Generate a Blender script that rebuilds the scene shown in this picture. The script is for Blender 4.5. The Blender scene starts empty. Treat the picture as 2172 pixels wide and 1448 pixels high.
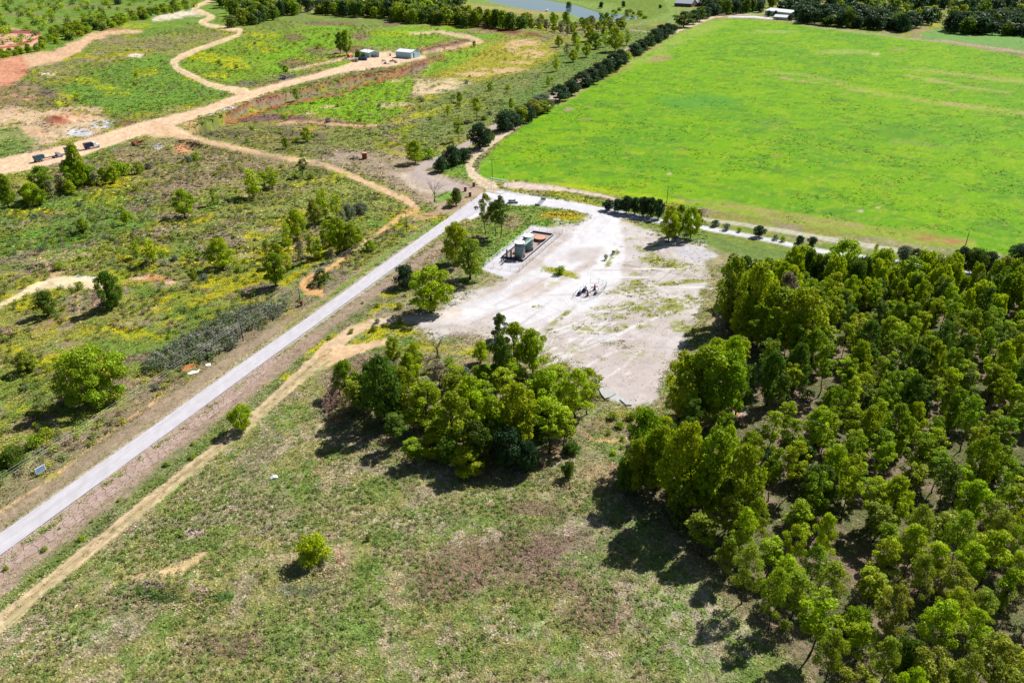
import bpy, math, random
import numpy as np
from math import radians, sin, cos, tan, atan, atan2, pi, hypot

C = bpy.context.scene
COL = C.collection
# ---------------------------------------------------------------- camera, sky, sun, exposure
F, PITCH, CAMH = 1690.0, 28.0, 112.0          # focal length in photo pixels (2172 wide), degrees down, metres up
cam = bpy.data.cameras.new("camera")
cam.sensor_width = 36.0
cam.lens = 36.0 * F / 2172.0
cam.clip_start = 1.0
cam.clip_end = 60000.0
camo = bpy.data.objects.new("camera", cam)
COL.objects.link(camo)
camo.location = (0, 0, CAMH)
camo.rotation_euler = (radians(90 - PITCH), 0, 0)
C.camera = camo

SUN_EL, SUN_AZ = 47.0, 48.0                   # azimuth from +Y towards +X
world = bpy.data.worlds.new("World")
C.world = world
world.use_nodes = True
wn = world.node_tree
sky = wn.nodes.new("ShaderNodeTexSky")
sky.sky_type = 'NISHITA'
sky.sun_disc = False
sky.sun_elevation = radians(SUN_EL)
sky.sun_rotation = radians(SUN_AZ)
bg = wn.nodes["Background"]
bg.inputs[1].default_value = 0.040
wn.links.new(sky.outputs[0], bg.inputs[0])
sl = bpy.data.lights.new("sun", 'SUN')
sl.energy = 4.8
sl.angle = radians(0.5)
sl.color = (1.0, 0.955, 0.89)
slo = bpy.data.objects.new("sun", sl)
COL.objects.link(slo)
slo.rotation_euler = (radians(90 - SUN_EL), 0, radians(180 - SUN_AZ))
slo.location = (0, 0, 300)
C.view_settings.view_transform = 'Standard'
C.view_settings.look = 'None'
C.view_settings.gamma = 1.0
C.view_settings.exposure = 0.95
C.cycles.max_bounces = 5
C.cycles.diffuse_bounces = 2
C.cycles.glossy_bounces = 2
C.cycles.transmission_bounces = 2
C.cycles.transparent_max_bounces = 4
KALB = 2.0                                     # picture brightness / albedo in full sun

# ---------------------------------------------------------------- helpers: numbers
CP, SP = cos(radians(PITCH)), sin(radians(PITCH))
def ray0(u, v, z=0.0):
    x = np.asarray(u, float) - 1086; y = np.asarray(v, float) - 724
    dy = F * CP - y * SP; dz = -F * SP - y * CP
    t = -(CAMH - z) / dz
    return x * t, dy * t
def proj(x, y, z=0.0):
    zc = y * CP - (z - CAMH) * SP
    yc = y * SP + (z - CAMH) * CP
    zc = np.maximum(zc, 1e-3)
    return 1086 + F * x / zc, 724 - F * yc / zc
def pxm(v):
    return (v + 174.6) * CP / CAMH
def _h(ix, iy, s):
    h = (ix.astype(np.int64) * 374761393 + iy.astype(np.int64) * 668265263 + s * 974711) & 0xffffffff
    h = ((h ^ (h >> 13)) * 1274126177) & 0xffffffff
    h = (h ^ (h >> 16)) & 0xffffffff
    return h.astype(np.float64) / 4294967295.0
def vn(x, y, s=0):
    x = np.asarray(x, float); y = np.asarray(y, float)
    ix = np.floor(x); iy = np.floor(y)
    fx = x - ix; fy = y - iy
    fx = fx * fx * (3 - 2 * fx); fy = fy * fy * (3 - 2 * fy)
    a = _h(ix, iy, s); b = _h(ix + 1, iy, s); c = _h(ix, iy + 1, s); d = _h(ix + 1, iy + 1, s)
    return (a + (b - a) * fx) * (1 - fy) + (c + (d - c) * fx) * fy
def fbm(x, y, scale, oct=3, s=0, gain=0.55):
    r = 0; a = 1.0; t = 0; f = 1.0 / scale
    for o in range(oct):
        r = r + a * vn(x * f + 17.3 * o, y * f - 9.1 * o, s + o * 13); t += a
        a *= gain; f *= 2.03
    return r / t
def ss(a, b, x):
    t = np.clip((x - a) / (b - a), 0, 1)
    return t * t * (3 - 2 * t)
def lin(c):
    c = np.asarray(c, float) / 255.0
    return np.where(c <= 0.04045, c / 12.92, ((c + 0.055) / 1.055) ** 2.4)
def alb(c, k=1.0):
    return tuple(np.clip(lin(c) / KALB * k, 0.001, 0.85))

# ---------------------------------------------------------------- terrain height
CLIFF_U = [360, 400, 440, 480, 520, 560, 640, 720, 800, 870, 905, 940]
CLIFF_V = [286, 272, 258, 240, 221, 208, 188, 168, 153, 141, 128, 118]
MOUNDS = [ # u, v, radius m, height m
    (125, 258, 14, 4.0), (60, 200, 20, 3), (270, 262, 16, 2), (370, 318, 9, 2.6), (630, 78, 22, 4), (955, 97, 30, 5),
    (915, 108, 16, 3.5), (620, 285, 12, 3.5), (685, 290, 10, 2), (560, 170, 20, 2), (1010, 250, 14, 1.5), (560, 95, 16, 2),
    (470, 425, 14, 1.2), (560, 450, 12, 1.5), (760, 440, 10, 2.2), (300, 500, 12, 1.5), (420, 540, 14, 1.8), (180, 480, 14, 1.0),
    (380, 610, 10, 1.5), (340, 1245, 7, 1.3), (450, 1255, 6, 1.0), (95, 560, 8, 1.2), (245, 640, 8, 1.8), (610, 500, 10, 1.6),
    (40, 480, 12, 1.2), (520, 520, 12, 2.0), (330, 560, 10, 1.6), (760, 240, 10, 2), (680, 205, 14, -1.0), (1060, 215, 14, 1.5),
    (1120, 70, 24, 4), (1180, 78, 18, 3), (700, 1190, 8, 0.6), (1250, 850, 6, -1.2), (1370, 925, 8, -1.6)]
POND = [(1000, -30), (1010, -5), (1060, 8), (1110, 19), (1160, 24), (1205, 26), (1230, 38), (1290, 43), (1350, 41), (1350, 34), (1310, 30), (1270, 26), (1225, 12), (1170, 2), (1100, -8), (1080, -30)]
def hgt(x, y):
    x = np.asarray(x, float); y = np.asarray(y, float)
    u, v = proj(x, y, 0)
    z = np.zeros_like(x)
    # cut bank of the quarry with the lower meadow in front of it
    lv = np.interp(u, CLIFF_U, CLIFF_V) + 5 * (fbm(x, y, 14, 3, 91) - .5)
    m = ss(355, 430, u) * (1 - ss(900, 960, u))
    dv = v - lv
    z = z - m * 5.2 * ss(-0.5, 3.0, dv) * (1 - ss(10, 80, dv))
    # second small ledge
    z = z + m * 1.2 * (fbm(x, y, 9, 3, 92) - .5) * ss(-1, 6, dv) * (1 - ss(20, 40, dv))
    # rough ground left of the road
    edge = 1132 - 0.704 * u
    left = ss(12, 90, (edge - v)) * (1 - ss(820, 960, u)) * (v > -60)
    rough = left * ss(-40, 40, v)
    z = z + rough * (2.4 * (fbm(x, y, 22, 3, 5) - .5) + 0.9 * (fbm(x, y, 5, 2, 6) - .5))
    z = z + 0.5 * (fbm(x, y, 18, 2, 7) - .5) * ss(1180, 1290, v + 0.7 * u) * (v > 300)
    for i, (mu, mv, r, hh) in enumerate(MOUNDS):
        mx, my = ray0(mu, mv)
        k = (abs(x - mx) < 2.2 * r) & (abs(y - my) < 2.2 * r)
        if not np.any(k): continue
        xx = x[k] if x.ndim else x; yy = y[k] if y.ndim else y
        d2 = ((xx - mx) / r) ** 2 + ((yy - my) / (r * .8)) ** 2
        add = hh * np.exp(-2.2 * d2) * (0.75 + 0.5 * fbm(xx, yy, r * .3, 3, 40 + i))
        if x.ndim: z[k] += add
        else: z = z + add
    z = z * (1 - flatmask(u, v))
    kp = (u > 980) & (u < 1360) & (v > -40) & (v < 50)
    if np.any(kp):
        w = -3.2 * (1 - ss(-1.2, 0.8, poly_d(u, v, POND)))
        z = np.where(kp, z + w, z)
    return z
def seg_d(u, v, pts):
    """distance to a polyline in photo pixels minus its half width; pts = (u, v, full width)"""
    best = np.full(np.shape(u), 1e9)
    for a, b in zip(pts[:-1], pts[1:]):
        du, dv = b[0] - a[0], b[1] - a[1]
        L = du * du + dv * dv + 1e-9
        t = np.clip(((u - a[0]) * du + (v - a[1]) * dv) / L, 0, 1)
        w = (a[2] + (b[2] - a[2]) * t) * 0.5
        d = np.hypot(u - a[0] - t * du, v - a[1] - t * dv) - w
        best = np.minimum(best, d)
    return best
def poly_d(u, v, pts):
    ins = np.zeros(np.shape(u), bool); best = np.full(np.shape(u), 1e9)
    n = len(pts)
    for i in range(n):
        a = pts[i]; b = pts[(i + 1) % n]
        du, dv = b[0] - a[0], b[1] - a[1]
        t = np.clip(((u - a[0]) * du + (v - a[1]) * dv) / (du * du + dv * dv + 1e-9), 0, 1)
        best = np.minimum(best, np.hypot(u - a[0] - t * du, v - a[1] - t * dv))
        c = (a[1] > v) != (b[1] > v)
        with np.errstate(divide='ignore', invalid='ignore'):
            xi = du * (v - a[1]) / (dv if dv != 0 else 1e-9) + a[0]
        ins ^= c & (u < xi)
    return np.where(ins, -best, best)

# roads and tracks, photo pixels (u, v, width)
ROAD_L = [(-400, 1413.6), (0, 1132), (250, 957), (500, 779.5), (644, 680), (850, 533.6), (914, 487.5), (965, 452), (1000, 428), (1022, 409)]
ROAD_R = [(-400, 1470), (0, 1178), (250, 996), (500, 812.6), (650, 703), (850, 558.5), (929, 500.5), (982, 466), (1040, 436), (1075, 432)]
WIND = [(470, -20, 8), (455, 0, 8), (420, 12, 8), (410, 20, 8), (440, 31, 9), (452, 37, 8), (425, 47, 8), (440, 54, 8), (480, 60, 8), (510, 65, 9), (505, 75, 8), (470, 88, 8), (420, 105, 9), (385, 120, 12), (368, 132, 14), (375, 145, 12), (400, 158, 11), (440, 178, 11), (480, 188, 12), (520, 196, 20)]
DIRT = [(-100, 378, 36), (0, 354, 36), (50, 344, 34), (100, 334, 32), (150, 322, 31), (200, 305, 31), (250, 290, 29), (300, 274, 28), (350, 260, 24), (420, 240, 18), (520, 206, 19), (600, 180, 13), (680, 160, 13), (740, 144, 17), (790, 132, 22), (850, 125, 9)]
DIRT2 = [(330, 268, 18), (380, 288, 12), (480, 310, 11), (560, 328, 11), (640, 342, 11), (690, 350, 11), (740, 370, 12), (790, 395, 13), (840, 415, 14), (870, 430, 16), (885, 440, 10)]
FIELDROAD = [(1530, 34, 6), (1510, 36, 8), (1480, 48, 8), (1430, 68, 8), (1350, 108, 8), (1250, 165, 9), (1150, 230, 10), (1060, 290, 12), (1012, 325, 13), (994, 345, 16), (1000, 368, 17), (1020, 385, 20), (1045, 397, 24)]
OLDROAD = [(1335, 100, 4), (1280, 140, 5), (1200, 190, 7), (1130, 225, 8), (1060, 262, 12), (1000, 300, 13), (945, 333, 15), (892, 355, 20), (884, 372, 22), (920, 390, 20), (990, 402, 16), (1020, 408, 12)]
SIDETRACK = [(-300, 1570, 46), (0, 1322, 36), (100, 1238, 30), (250, 1118, 27), (400, 998, 25), (520, 903, 23), (600, 830, 24), (660, 778, 30), (700, 745, 40)]
SIDE_A = [(690, 750, 34), (740, 706, 22), (790, 684, 15), (840, 677, 12), (890, 677, 13), (930, 670, 16)]
SIDE_B = [(690, 760, 36), (740, 745, 26), (790, 731, 14), (830, 722, 9)]
GRAVELROAD = [(1040, 410, 22), (1100, 420, 22), (1150, 428, 20), (1210, 436, 18), (1270, 448, 20), (1330, 457, 13), (1400, 469, 10), (1480, 481, 9), (1560, 495, 9), (1650, 513, 9), (1720, 529, 9), (1800, 542, 9), (1900, 556, 9), (2050, 580, 9), (2300, 615, 9)]
THINROAD = [(1470, 462, 4), (1560, 474, 5), (1650, 488, 6), (1740, 504, 7), (1820, 518, 7), (1900, 530, 7), (2000, 547, 7), (2200, 580, 7)]
def flatmask(u, v):
    edge = 1155 - 0.716 * u
    m = 1 - ss(24, 60, abs(v - edge) * (1 + 0 * u))
    m = m * (u < 1050)
    m = np.maximum(m, 1 - ss(2, 16, seg_d(u, v, DIRT)))
    m = np.maximum(m, 1 - ss(0, 10, seg_d(u, v, WIND)))
    m = np.maximum(m, 1 - ss(0, 8, seg_d(u, v, DIRT2)))
    m = np.maximum(m, 1 - ss(0, 30, poly_d(u, v, [(1020, 570), (1125, 470), (1300, 450), (1500, 520), (1480, 700), (1300, 830), (1100, 690), (960, 680)])))
    m = np.maximum(m, 1 - ss(0, 20, poly_d(u, v, [(735, 100), (900, 100), (900, 128), (800, 150), (740, 145)])))
    m = np.maximum(m, 1 - ss(0, 20, poly_d(u, v, [(1010, 335), (1500, 20), (2400, 20), (2400, 620), (1100, 425)])))
    m = np.maximum(m, (v < -20) * 1.0)
    m = np.maximum(m, 1 - ss(0, 12, poly_d(u, v, [(1000, -20), (1020, 5), (1110, 22), (1200, 24), (1280, 40), (1345, 44), (1345, 20), (1200, 0), (1100, -20)])))
    return m
def P(u, v):
    """photo pixel -> point on the terrain"""
    z = 0.0
    for _ in range(8):
        x, y = ray0(u, v, z)
        z = 0.5 * z + 0.5 * float(hgt(x, y)) if _ < 5 else float(hgt(x, y))
    return float(x), float(y), z
def bearing(a, b):
    A = P(*a); B = P(*b)
    return atan2(B[1] - A[1], B[0] - A[0])
# ---------------------------------------------------------------- ground colours
PIT = [(-40, 66), (25, 60), (80, 70), (92, 82), (70, 98), (20, 108), (-40, 112)]
FIELD = [(1014, 352), (1062, 303), (1182, 217), (1300, 146), (1440, 72), (1516, 43), (1560, 40), (1700, 53), (1800, 64), (1900, 75), (1960, 84), (2180, 124), (2600, 205), (2600, 640), (2172, 545), (2080, 530), (1900, 508), (1800, 492), (1650, 465), (1500, 442), (1400, 428), (1280, 411), (1180, 393), (1095, 381), (1045, 385), (1016, 372)]
PAD = [(1180, 476), (1310, 462), (1400, 500), (1490, 520), (1505, 560), (1490, 620), (1470, 690), (1440, 740), (1400, 800), (1385, 850), (1345, 865), (1290, 845), (1262, 790), (1200, 760), (1120, 730), (1020, 710), (935, 715), (890, 690), (940, 650), (1020, 612), (1080, 590)]
COMP = [(1020, 570), (1128, 478), (1200, 488), (1098, 600)]
FOREST = [(1530, 690), (1600, 640), (1700, 610), (1850, 612), (2000, 625), (2300, 650), (2800, 1700), (1900, 1700), (1700, 1420), (1580, 1300), (1500, 1200), (1420, 1130), (1330, 1075), (1300, 1020), (1390, 970), (1430, 890), (1480, 820), (1560, 770)]
GROVE = [(720, 860), (770, 760), (900, 745), (1000, 760), (1080, 730), (1160, 790), (1270, 850), (1280, 900), (1230, 960), (1150, 1000), (1000, 1010), (880, 970), (800, 900)]

GR, OL, MV, TN, YL, BR = (118, 144, 62), (154, 156, 76), (164, 142, 136), (192, 174, 140), (186, 182, 38), (168, 142, 112)

def paint(u, v, x, y):
    """albedo, class id, plant density at points; u,v = photo pixels of the point, x,y = metres"""
    n = len(u)
    col = np.zeros((n, 3)); cls = np.zeros(n, np.int8); den = np.ones(n)
    a = fbm(x, y, 26, 4, 1); b = fbm(x, y, 9, 3, 2); c = fbm(x, y, 14, 3, 3); d = fbm(x, y, 40, 3, 4); e = fbm(x, y, 3.2, 2, 8)
    def mix(c0, c1, t):
        return c0 + (c1 - c0) * t[:, None]
    base = np.array(OL, float)[None, :].repeat(n, 0)
    left = (v < 1132 - 0.704 * u) | (v < 430)
    base = mix(base, np.array(GR, float), ss(.45, .62, a) * .85)
    base = mix(base, np.array(MV, float), ss(.52, .66, c) * .7)
    base = mix(base, np.array(TN, float), ss(.60, .74, b) * .6)
    yl = ss(.52, .64, fbm(x, y, 12, 4, 31)) * ss(.40, .55, fbm(x, y, 50, 2, 32))
    base = mix(base, np.array(YL, float), yl * np.where(left & (v < 800), .75, .12))
    base = mix(base, np.array((150, 130, 116), float), ss(.58, .72, e) * .25)
    base = mix(base, np.array((120, 158, 60), float), ss(.60, .72, fbm(x, y, 2.4, 2, 33)) * .45)
    # straw and greener herbs of the near meadow
    near = ss(-40, 40, v - (1178 - 0.72 * u)) * (v > 500)
    nb = np.array((158, 156, 98), float)[None, :].repeat(n, 0)
    nb = mix(nb, np.array((126, 148, 72), float), ss(.47, .62, fbm(x, y, 13, 4, 11)) * .8)
    nb = mix(nb, np.array((180, 166, 136), float), ss(.50, .66, fbm(x, y, 7, 3, 12)) * .65)
    nb = mix(nb, np.array((160, 148, 126), float), ss(.56, .70, fbm(x, y, 10, 3, 13)) * .6)
    nb = mix(nb, np.array((200, 184, 164), float), ss(.60, .72, fbm(x, y, 1.6, 2, 14)) * .55)
    nb = mix(nb, np.array((112, 142, 66), float), ss(.58, .72, fbm(x, y, 2.2, 2, 15)) * .5)
    base = mix(base, nb, near)
    col[:] = lin(base)

    def lay(dist, colour, op=1.0, feather=4.0, warp=0.0, wl=6.0, seed=0, mot=None, k=None, de=None, box=None):
        """dist: signed distance in px for the boxed points"""
        idx = box
        s = ss(feather, -feather, dist) if False else 1 - ss(-feather, feather, dist)
        if mot is not None:
            s = s * ss(mot[1], mot[2], fbm(x[idx], y[idx], mot[0], 3, 200 + seed))
        s = s * op
        cc = lin(colour)[None, :] * (1 + 0.16 * (fbm(x[idx], y[idx], 2.5, 3, 77)[:, None] - .5) * 2)
        col[idx] = col[idx] * (1 - s[:, None]) + cc * s[:, None]
        if k is not None:
            m = s > 0.5
            cc_ = cls[idx]; cc_[m] = k; cls[idx] = cc_
        if de is not None:
            den[idx] = den[idx] * (1 - s) + de * s
    sd = [0]
    def boxed(pts, pad):
        us = [p[0] for p in pts]; vs = [p[1] for p in pts]
        return np.nonzero((u > min(us) - pad) & (u < max(us) + pad) & (v > min(vs) - pad) & (v < max(vs) + pad))[0]
    def W(idx, warp, wl):
        sd[0] += 1
        if warp == 0: return 0
        return (fbm(x[idx], y[idx], wl, 3, 300 + sd[0]) - .5) * 2 * warp
    def line(pts, colour, op=1.0, feather=2.0, warp=1.5, wl=6.0, k=None, mot=None, de=None, grow=0):
        mw = max(p[2] for p in pts)
        idx = boxed(pts, mw + feather + warp + 4)
        if len(idx) == 0: return
        dd = seg_d(u[idx], v[idx], pts) - grow + W(idx, warp, wl)
        lay(dd, colour, op, feather, k=k, mot=mot, de=de, box=idx, seed=sd[0])
    def poly(pts, colour, op=1.0, feather=6.0, warp=8.0, wl=14.0, k=None, mot=None, de=None):
        idx = boxed(pts, feather + warp + 4)
        if len(idx) == 0: return
        dd = poly_d(u[idx], v[idx], pts) + W(idx, warp, wl)
        lay(dd, colour, op, feather, k=k, mot=mot, de=de, box=idx, seed=sd[0])
    def blob(bu, bv, ru, rv, colour, op=.9, rot=0, rag=.5, wl=5.0, mot=None, k=None, de=None):
        rr = max(ru, rv) * (1.3 + rag)
        idx = np.nonzero((abs(u - bu) < rr) & (abs(v - bv) < rr))[0]
        if len(idx) == 0: return
        cu, sn = cos(radians(rot)), sin(radians(rot))
        pu = (u[idx] - bu) * cu + (v[idx] - bv) * sn; pv = -(u[idx] - bu) * sn + (v[idx] - bv) * cu
        q = np.hypot(pu / ru, pv / rv) + W(idx, rag, wl)
        lay((q - 1) * 10, colour, op, 3.5, mot=mot, k=k, de=de, box=idx, seed=sd[0])

    # ---- far top left: scrub belt, pit, sand
    poly([(-600, -60), (560, -60), (470, 60), (300, 80), (250, 60), (120, 110), (-600, 120)], (118, 158, 60), .8, 10)
    poly([(-600, -60), (500, -60), (400, 10), (240, 30), (-600, 45)], (110, 140, 66), .5, 8, mot=(40, .4, .6))
    for q in [(150, 12, 90, 4), (40, 30, 60, 4), (300, 20, 80, 4), (130, 42, 60, 3)]:
        blob(*q, (150, 140, 100), .6)
    poly(PIT, (238, 190, 165), 1, 4, 3, 20, de=.02)
    line([(-40, 107, 5), (30, 98, 5), (70, 86, 5), (86, 78, 3)], (190, 92, 62), .9, 1.5, 1.5, 10)
    line([(0, 66, 5), (30, 68, 8), (60, 68, 8), (82, 72, 7)], (150, 72, 62), .85, 2, 2, 8)
    line([(-20, 82, 3), (40, 80, 3), (60, 86, 2)], (225, 165, 140), .8, 1.5)
    line([(-60, 158, 34), (0, 150, 34), (60, 130, 28), (120, 121, 26), (165, 98, 24), (190, 80, 16), (230, 70, 12), (300, 66, 5)], (236, 196, 160), .95, 4, 5, 12, de=.03)
    poly([(-60, 130), (45, 120), (62, 140), (50, 165), (20, 185), (-60, 200)], (226, 160, 128), .9, 5, 6, de=.05)
    line([(0, 175, 4), (30, 150, 4), (50, 138, 4)], (200, 115, 80), .8, 1.5)
    line([(-20, 160, 2), (15, 150, 2), (10, 130, 2)], (210, 140, 110), .7, 1.5)
    line([(200, 56, 3), (260, 44, 5), (300, 40, 3)], (215, 150, 110), .7, 2)
    line([(325, 42, 8), (360, 34, 14), (410, 28, 12), (430, 30, 6)], (240, 226, 205), .95, 3, 5, de=.1)
    line([(100, 238, 6), (160, 228, 10), (215, 232, 10)], (236, 200, 170), .8, 3, 4)
    # bare reddish soil of the diggings
    for q in [(20, 215, 50, 10), (70, 190, 30, 6), (15, 240, 40, 8), (140, 245, 60, 8), (60, 285, 50, 10), (170, 250, 50, 7), (30, 195, 30, 5), (330, 280, 30, 5), (400, 262, 24, 4)]:
        blob(*q, (230, 176, 146), .85, mot=(8, .32, .48), de=.15)
    line([(-60, 182, 30), (10, 170, 26), (50, 148, 18)], (228, 166, 136), .85, 5, 6, 8, de=.05)
    for q in [(45, 152, 20, 4), (120, 262, 12, 3), (12, 178, 20, 3), (150, 74, 20, 3), (240, 62, 24, 3), (620, 148, 30, 3)]:
        blob(*q, (188, 108, 82), .8, mot=(4, .35, .5), de=.1)
    # left centre meadow behind the haul road
    poly([(130, 190), (160, 165), (260, 130), (340, 118), (372, 122), (392, 150), (470, 185), (490, 200), (420, 218), (330, 236), (240, 236), (170, 222)], (118, 160, 62), .9, 8, 10, k=None)
    for q in [(310, 152, 30, 9), (180, 172, 30, 9), (150, 205, 22, 8), (250, 200, 26, 6), (225, 185, 25, 6), (290, 55, 34, 6), (405, 170, 20, 5), (130, 220, 20, 6)]:
        blob(*q, (186, 190, 40), .85, mot=(5, .35, .55))
    for q in [(290, 118, 17, 4), (100, 158, 20, 3)]: blob(*q, (246, 228, 208), .95)
    for q in [(250, 90, 40, 8), (370, 82, 60, 7), (340, 95, 40, 6), (120, 140, 40, 8), (400, 62, 30, 5)]: blob(*q, (150, 140, 110), .6, mot=(6, .35, .6))
    poly([(-80, 190), (70, 180), (130, 195), (110, 230), (40, 235), (-80, 240)], (140, 130, 92), .8, 8)
    blob(95, 195, 20, 7, (120, 104, 104), .8)
    blob(40, 205, 40, 9, (225, 180, 150), .7, mot=(8, .4, .55))
    poly([(-80, 225), (90, 232), (210, 240), (250, 256), (200, 285), (120, 300), (80, 310), (30, 300), (-80, 300)], (232, 202, 170), .85, 8, 10, mot=(9, .3, .5), de=.3)
    poly([(-80, 265), (40, 272), (90, 300), (40, 330), (-80, 340)], (120, 150, 70), .8, 8, 8)
    blob(125, 256, 26, 9, (205, 130, 100), .95); blob(120, 250, 14, 4, (150, 78, 66), .9)
    blob(270, 262, 34, 8, (140, 110, 86), .8)
    blob(215, 264, 26, 9, (216, 218, 226), .9, rag=.3, mot=(2.5, .3, .5)); blob(168, 282, 26, 8, (218, 220, 230), .9, rag=.3)
    # yellow green weeds inside the loop
    poly([(388, 140), (400, 115), (440, 100), (510, 78), (600, 62), (700, 50), (760, 60), (720, 100), (650, 138), (560, 165), (500, 180), (440, 172)], (136, 170, 52), .95, 7, 8)
    for q in [(425, 118, 34, 8), (470, 128, 40, 9), (460, 160, 30, 6), (560, 72, 30, 9), (545, 95, 26, 8), (575, 108, 20, 8), (500, 140, 30, 8), (630, 130, 20, 6), (640, 60, 34, 4)]:
        blob(*q, (196, 198, 34), .9, mot=(5, .3, .5))
    poly([(560, 10), (660, 30), (840, 45), (850, 60), (760, 62), (560, 70), (500, 60)], (120, 150, 72), .7, 6)
    for q in [(690, 86, 80, 14), (640, 108, 50, 12), (590, 120, 40, 12), (850, 84, 90, 20), (900, 62, 90, 8), (1010, 78, 60, 5), (600, 150, 50, 10), (700, 62, 60, 6), (725, 137, 26, 5)]:
        blob(*q, (134, 182, 44), .85, rag=.35)
    blob(850, 72, 60, 5, (176, 196, 40), .7)
    for q in [(625, 80, 26, 7), (700, 50, 60, 4), (830, 52, 20, 5), (765, 80, 20, 9), (745, 105, 30, 8), (670, 108, 26, 8), (620, 135, 30, 10)]:
        blob(*q, (146, 116, 100), .75, rag=.4)
    line([(890, 110, 6), (930, 102, 12), (970, 94, 14), (990, 88, 8)], (140, 100, 86), .95, 3, 3)
    line([(885, 105, 6), (940, 92, 6), (960, 88, 4)], (205, 160, 130), .6, 2)
    line([(870, 72, 4), (930, 68, 6), (990, 78, 9), (1020, 88, 8), (960, 102, 8), (900, 112, 6)], (232, 200, 168), .9, 2.5, 3, de=.1)
    # basin on the right of the sheds
    poly([(905, 130), (960, 105), (1030, 92), (1090, 84), (1160, 96), (1175, 120), (1120, 150), (1040, 175), (960, 180), (905, 160)], (176, 172, 62), .95, 8, 8)
    poly([(900, 125), (960, 110), (1050, 90), (1020, 110), (960, 145), (900, 162)], (140, 182, 56), .9, 6, 6)
    for q in [(1115, 92, 40, 7), (1130, 115, 30, 9), (1060, 150, 60, 6), (1010, 158, 40, 5), (1100, 132, 30, 4), (1085, 102, 16, 9)]:
        blob(*q, (228, 192, 152), .85, mot=(9, .35, .5), de=.2)
    line([(890, 58, 2), (980, 52, 4), (1060, 66, 6), (1110, 70, 5), (1150, 78, 5)], (150, 84, 66), .9, 1.5, 2, 10)
    poly([(880, 170), (960, 165), (1000, 172), (980, 195), (910, 206), (870, 200)], (238, 212, 176), .95, 6, 10, mot=(6, .25, .5), de=.2)
    poly([(970, 180), (1060, 165), (1140, 150), (1170, 160), (1140, 215), (1060, 250), (960, 300), (880, 330), (850, 300), (900, 230)], (130, 146, 84), .8, 8)
    for q in [(930, 235, 50, 7), (870, 250, 40, 6), (1000, 215, 30, 6), (855, 275, 30, 6), (820, 330, 20, 6)]:
        blob(*q, (184, 188, 50), .75, rot=-18, mot=(4, .35, .5))
    # meadow below the cut
    poly([(600, 225), (700, 210), (760, 190), (800, 178), (866, 168), (880, 180), (860, 215), (850, 245), (800, 262), (740, 258), (700, 240), (650, 245)], (138, 178, 46), .95, 6, 8)
    for q in [(690, 215, 34, 8), (800, 195, 50, 10), (740, 230, 50, 10)]: blob(*q, (134, 182, 36), .8)
    for q in [(700, 228, 20, 4), (830, 225, 24, 4), (660, 240, 16, 4), (840, 172, 20, 3), (840, 222, 34, 4)]: blob(*q, (226, 196, 160), .8, mot=(5, .35, .5))
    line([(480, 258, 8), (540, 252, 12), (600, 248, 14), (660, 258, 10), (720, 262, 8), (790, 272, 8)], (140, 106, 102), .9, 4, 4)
    line([(590, 262, 5), (640, 258, 6), (700, 262, 7), (760, 268, 5), (800, 266, 4)], (232, 190, 150), .85, 2, 4, de=.2)
    line([(640, 272, 4), (690, 280, 4), (720, 276, 3)], (225, 160, 120), .8, 2, 3)
    blob(620, 285, 22, 9, (118, 98, 104), .9); blob(690, 290, 28, 8, (120, 98, 104), .7)
    poly([(380, 288), (480, 262), (560, 258), (640, 280), (730, 285), (780, 300), (760, 330), (690, 345), (600, 330), (500, 308), (400, 290)], (142, 140, 92), .7, 8)
    poly([(690, 270), (810, 275), (830, 300), (760, 320), (700, 318)], (138, 148, 78), .85, 8)
    blob(470, 284, 50, 6, (118, 96, 96), .6); blob(410, 272, 20, 5, (220, 170, 130), .6)
    # eroded faces of the cut
    CL = list(zip(CLIFF_U, CLIFF_V))
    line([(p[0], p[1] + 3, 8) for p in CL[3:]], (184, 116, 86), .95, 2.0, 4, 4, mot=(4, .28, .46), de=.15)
    line([(p[0], p[1] + 13, 15) for p in CL[3:-1]], (154, 134, 116), .8, 5, 5, 6, mot=(5, .35, .5))
    line([(480, 262, 5), (530, 246, 5), (600, 222, 5), (690, 205, 5), (760, 184, 5), (800, 172, 7), (860, 155, 9)], (186, 110, 78), .95, 1.6, 3, 4, mot=(5, .30, .46), de=.2)
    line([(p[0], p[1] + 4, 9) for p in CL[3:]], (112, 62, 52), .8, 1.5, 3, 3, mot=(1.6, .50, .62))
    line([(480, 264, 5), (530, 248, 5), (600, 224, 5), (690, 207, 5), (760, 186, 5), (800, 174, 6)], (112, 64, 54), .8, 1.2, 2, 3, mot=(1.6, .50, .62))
    line([(880, 135, 10), (910, 128, 12), (930, 122, 8)], (160, 112, 92), .8, 4, 5)
    line([(440, 244, 5), (475, 233, 7), (500, 226, 4)], (226, 226, 232), .8, 2, 2)
    line([(540, 182, 8), (600, 172, 8), (680, 152, 6)], (150, 128, 100), .7, 3, 4)
    blob(605, 162, 22, 6, (112, 104, 112), .8); blob(520, 178, 26, 6, (132, 126, 116), .7)
    # haul roads
    line([(610, 152, 5), (680, 135, 6), (740, 122, 8), (790, 115, 8)], (232, 200, 168), .85, 2, 2)
    line(WIND, (240, 214, 174), 1, 1.6, 1.5, 10, k=2, de=0)
    line(DIRT, (244, 212, 178), 1, 3, 3, 9, k=2, de=0)
    poly([(740, 138), (790, 112), (830, 108), (846, 118), (895, 118), (905, 122), (830, 140), (760, 152)], (242, 212, 180), .95, 3, 3, k=2, de=0)
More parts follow.
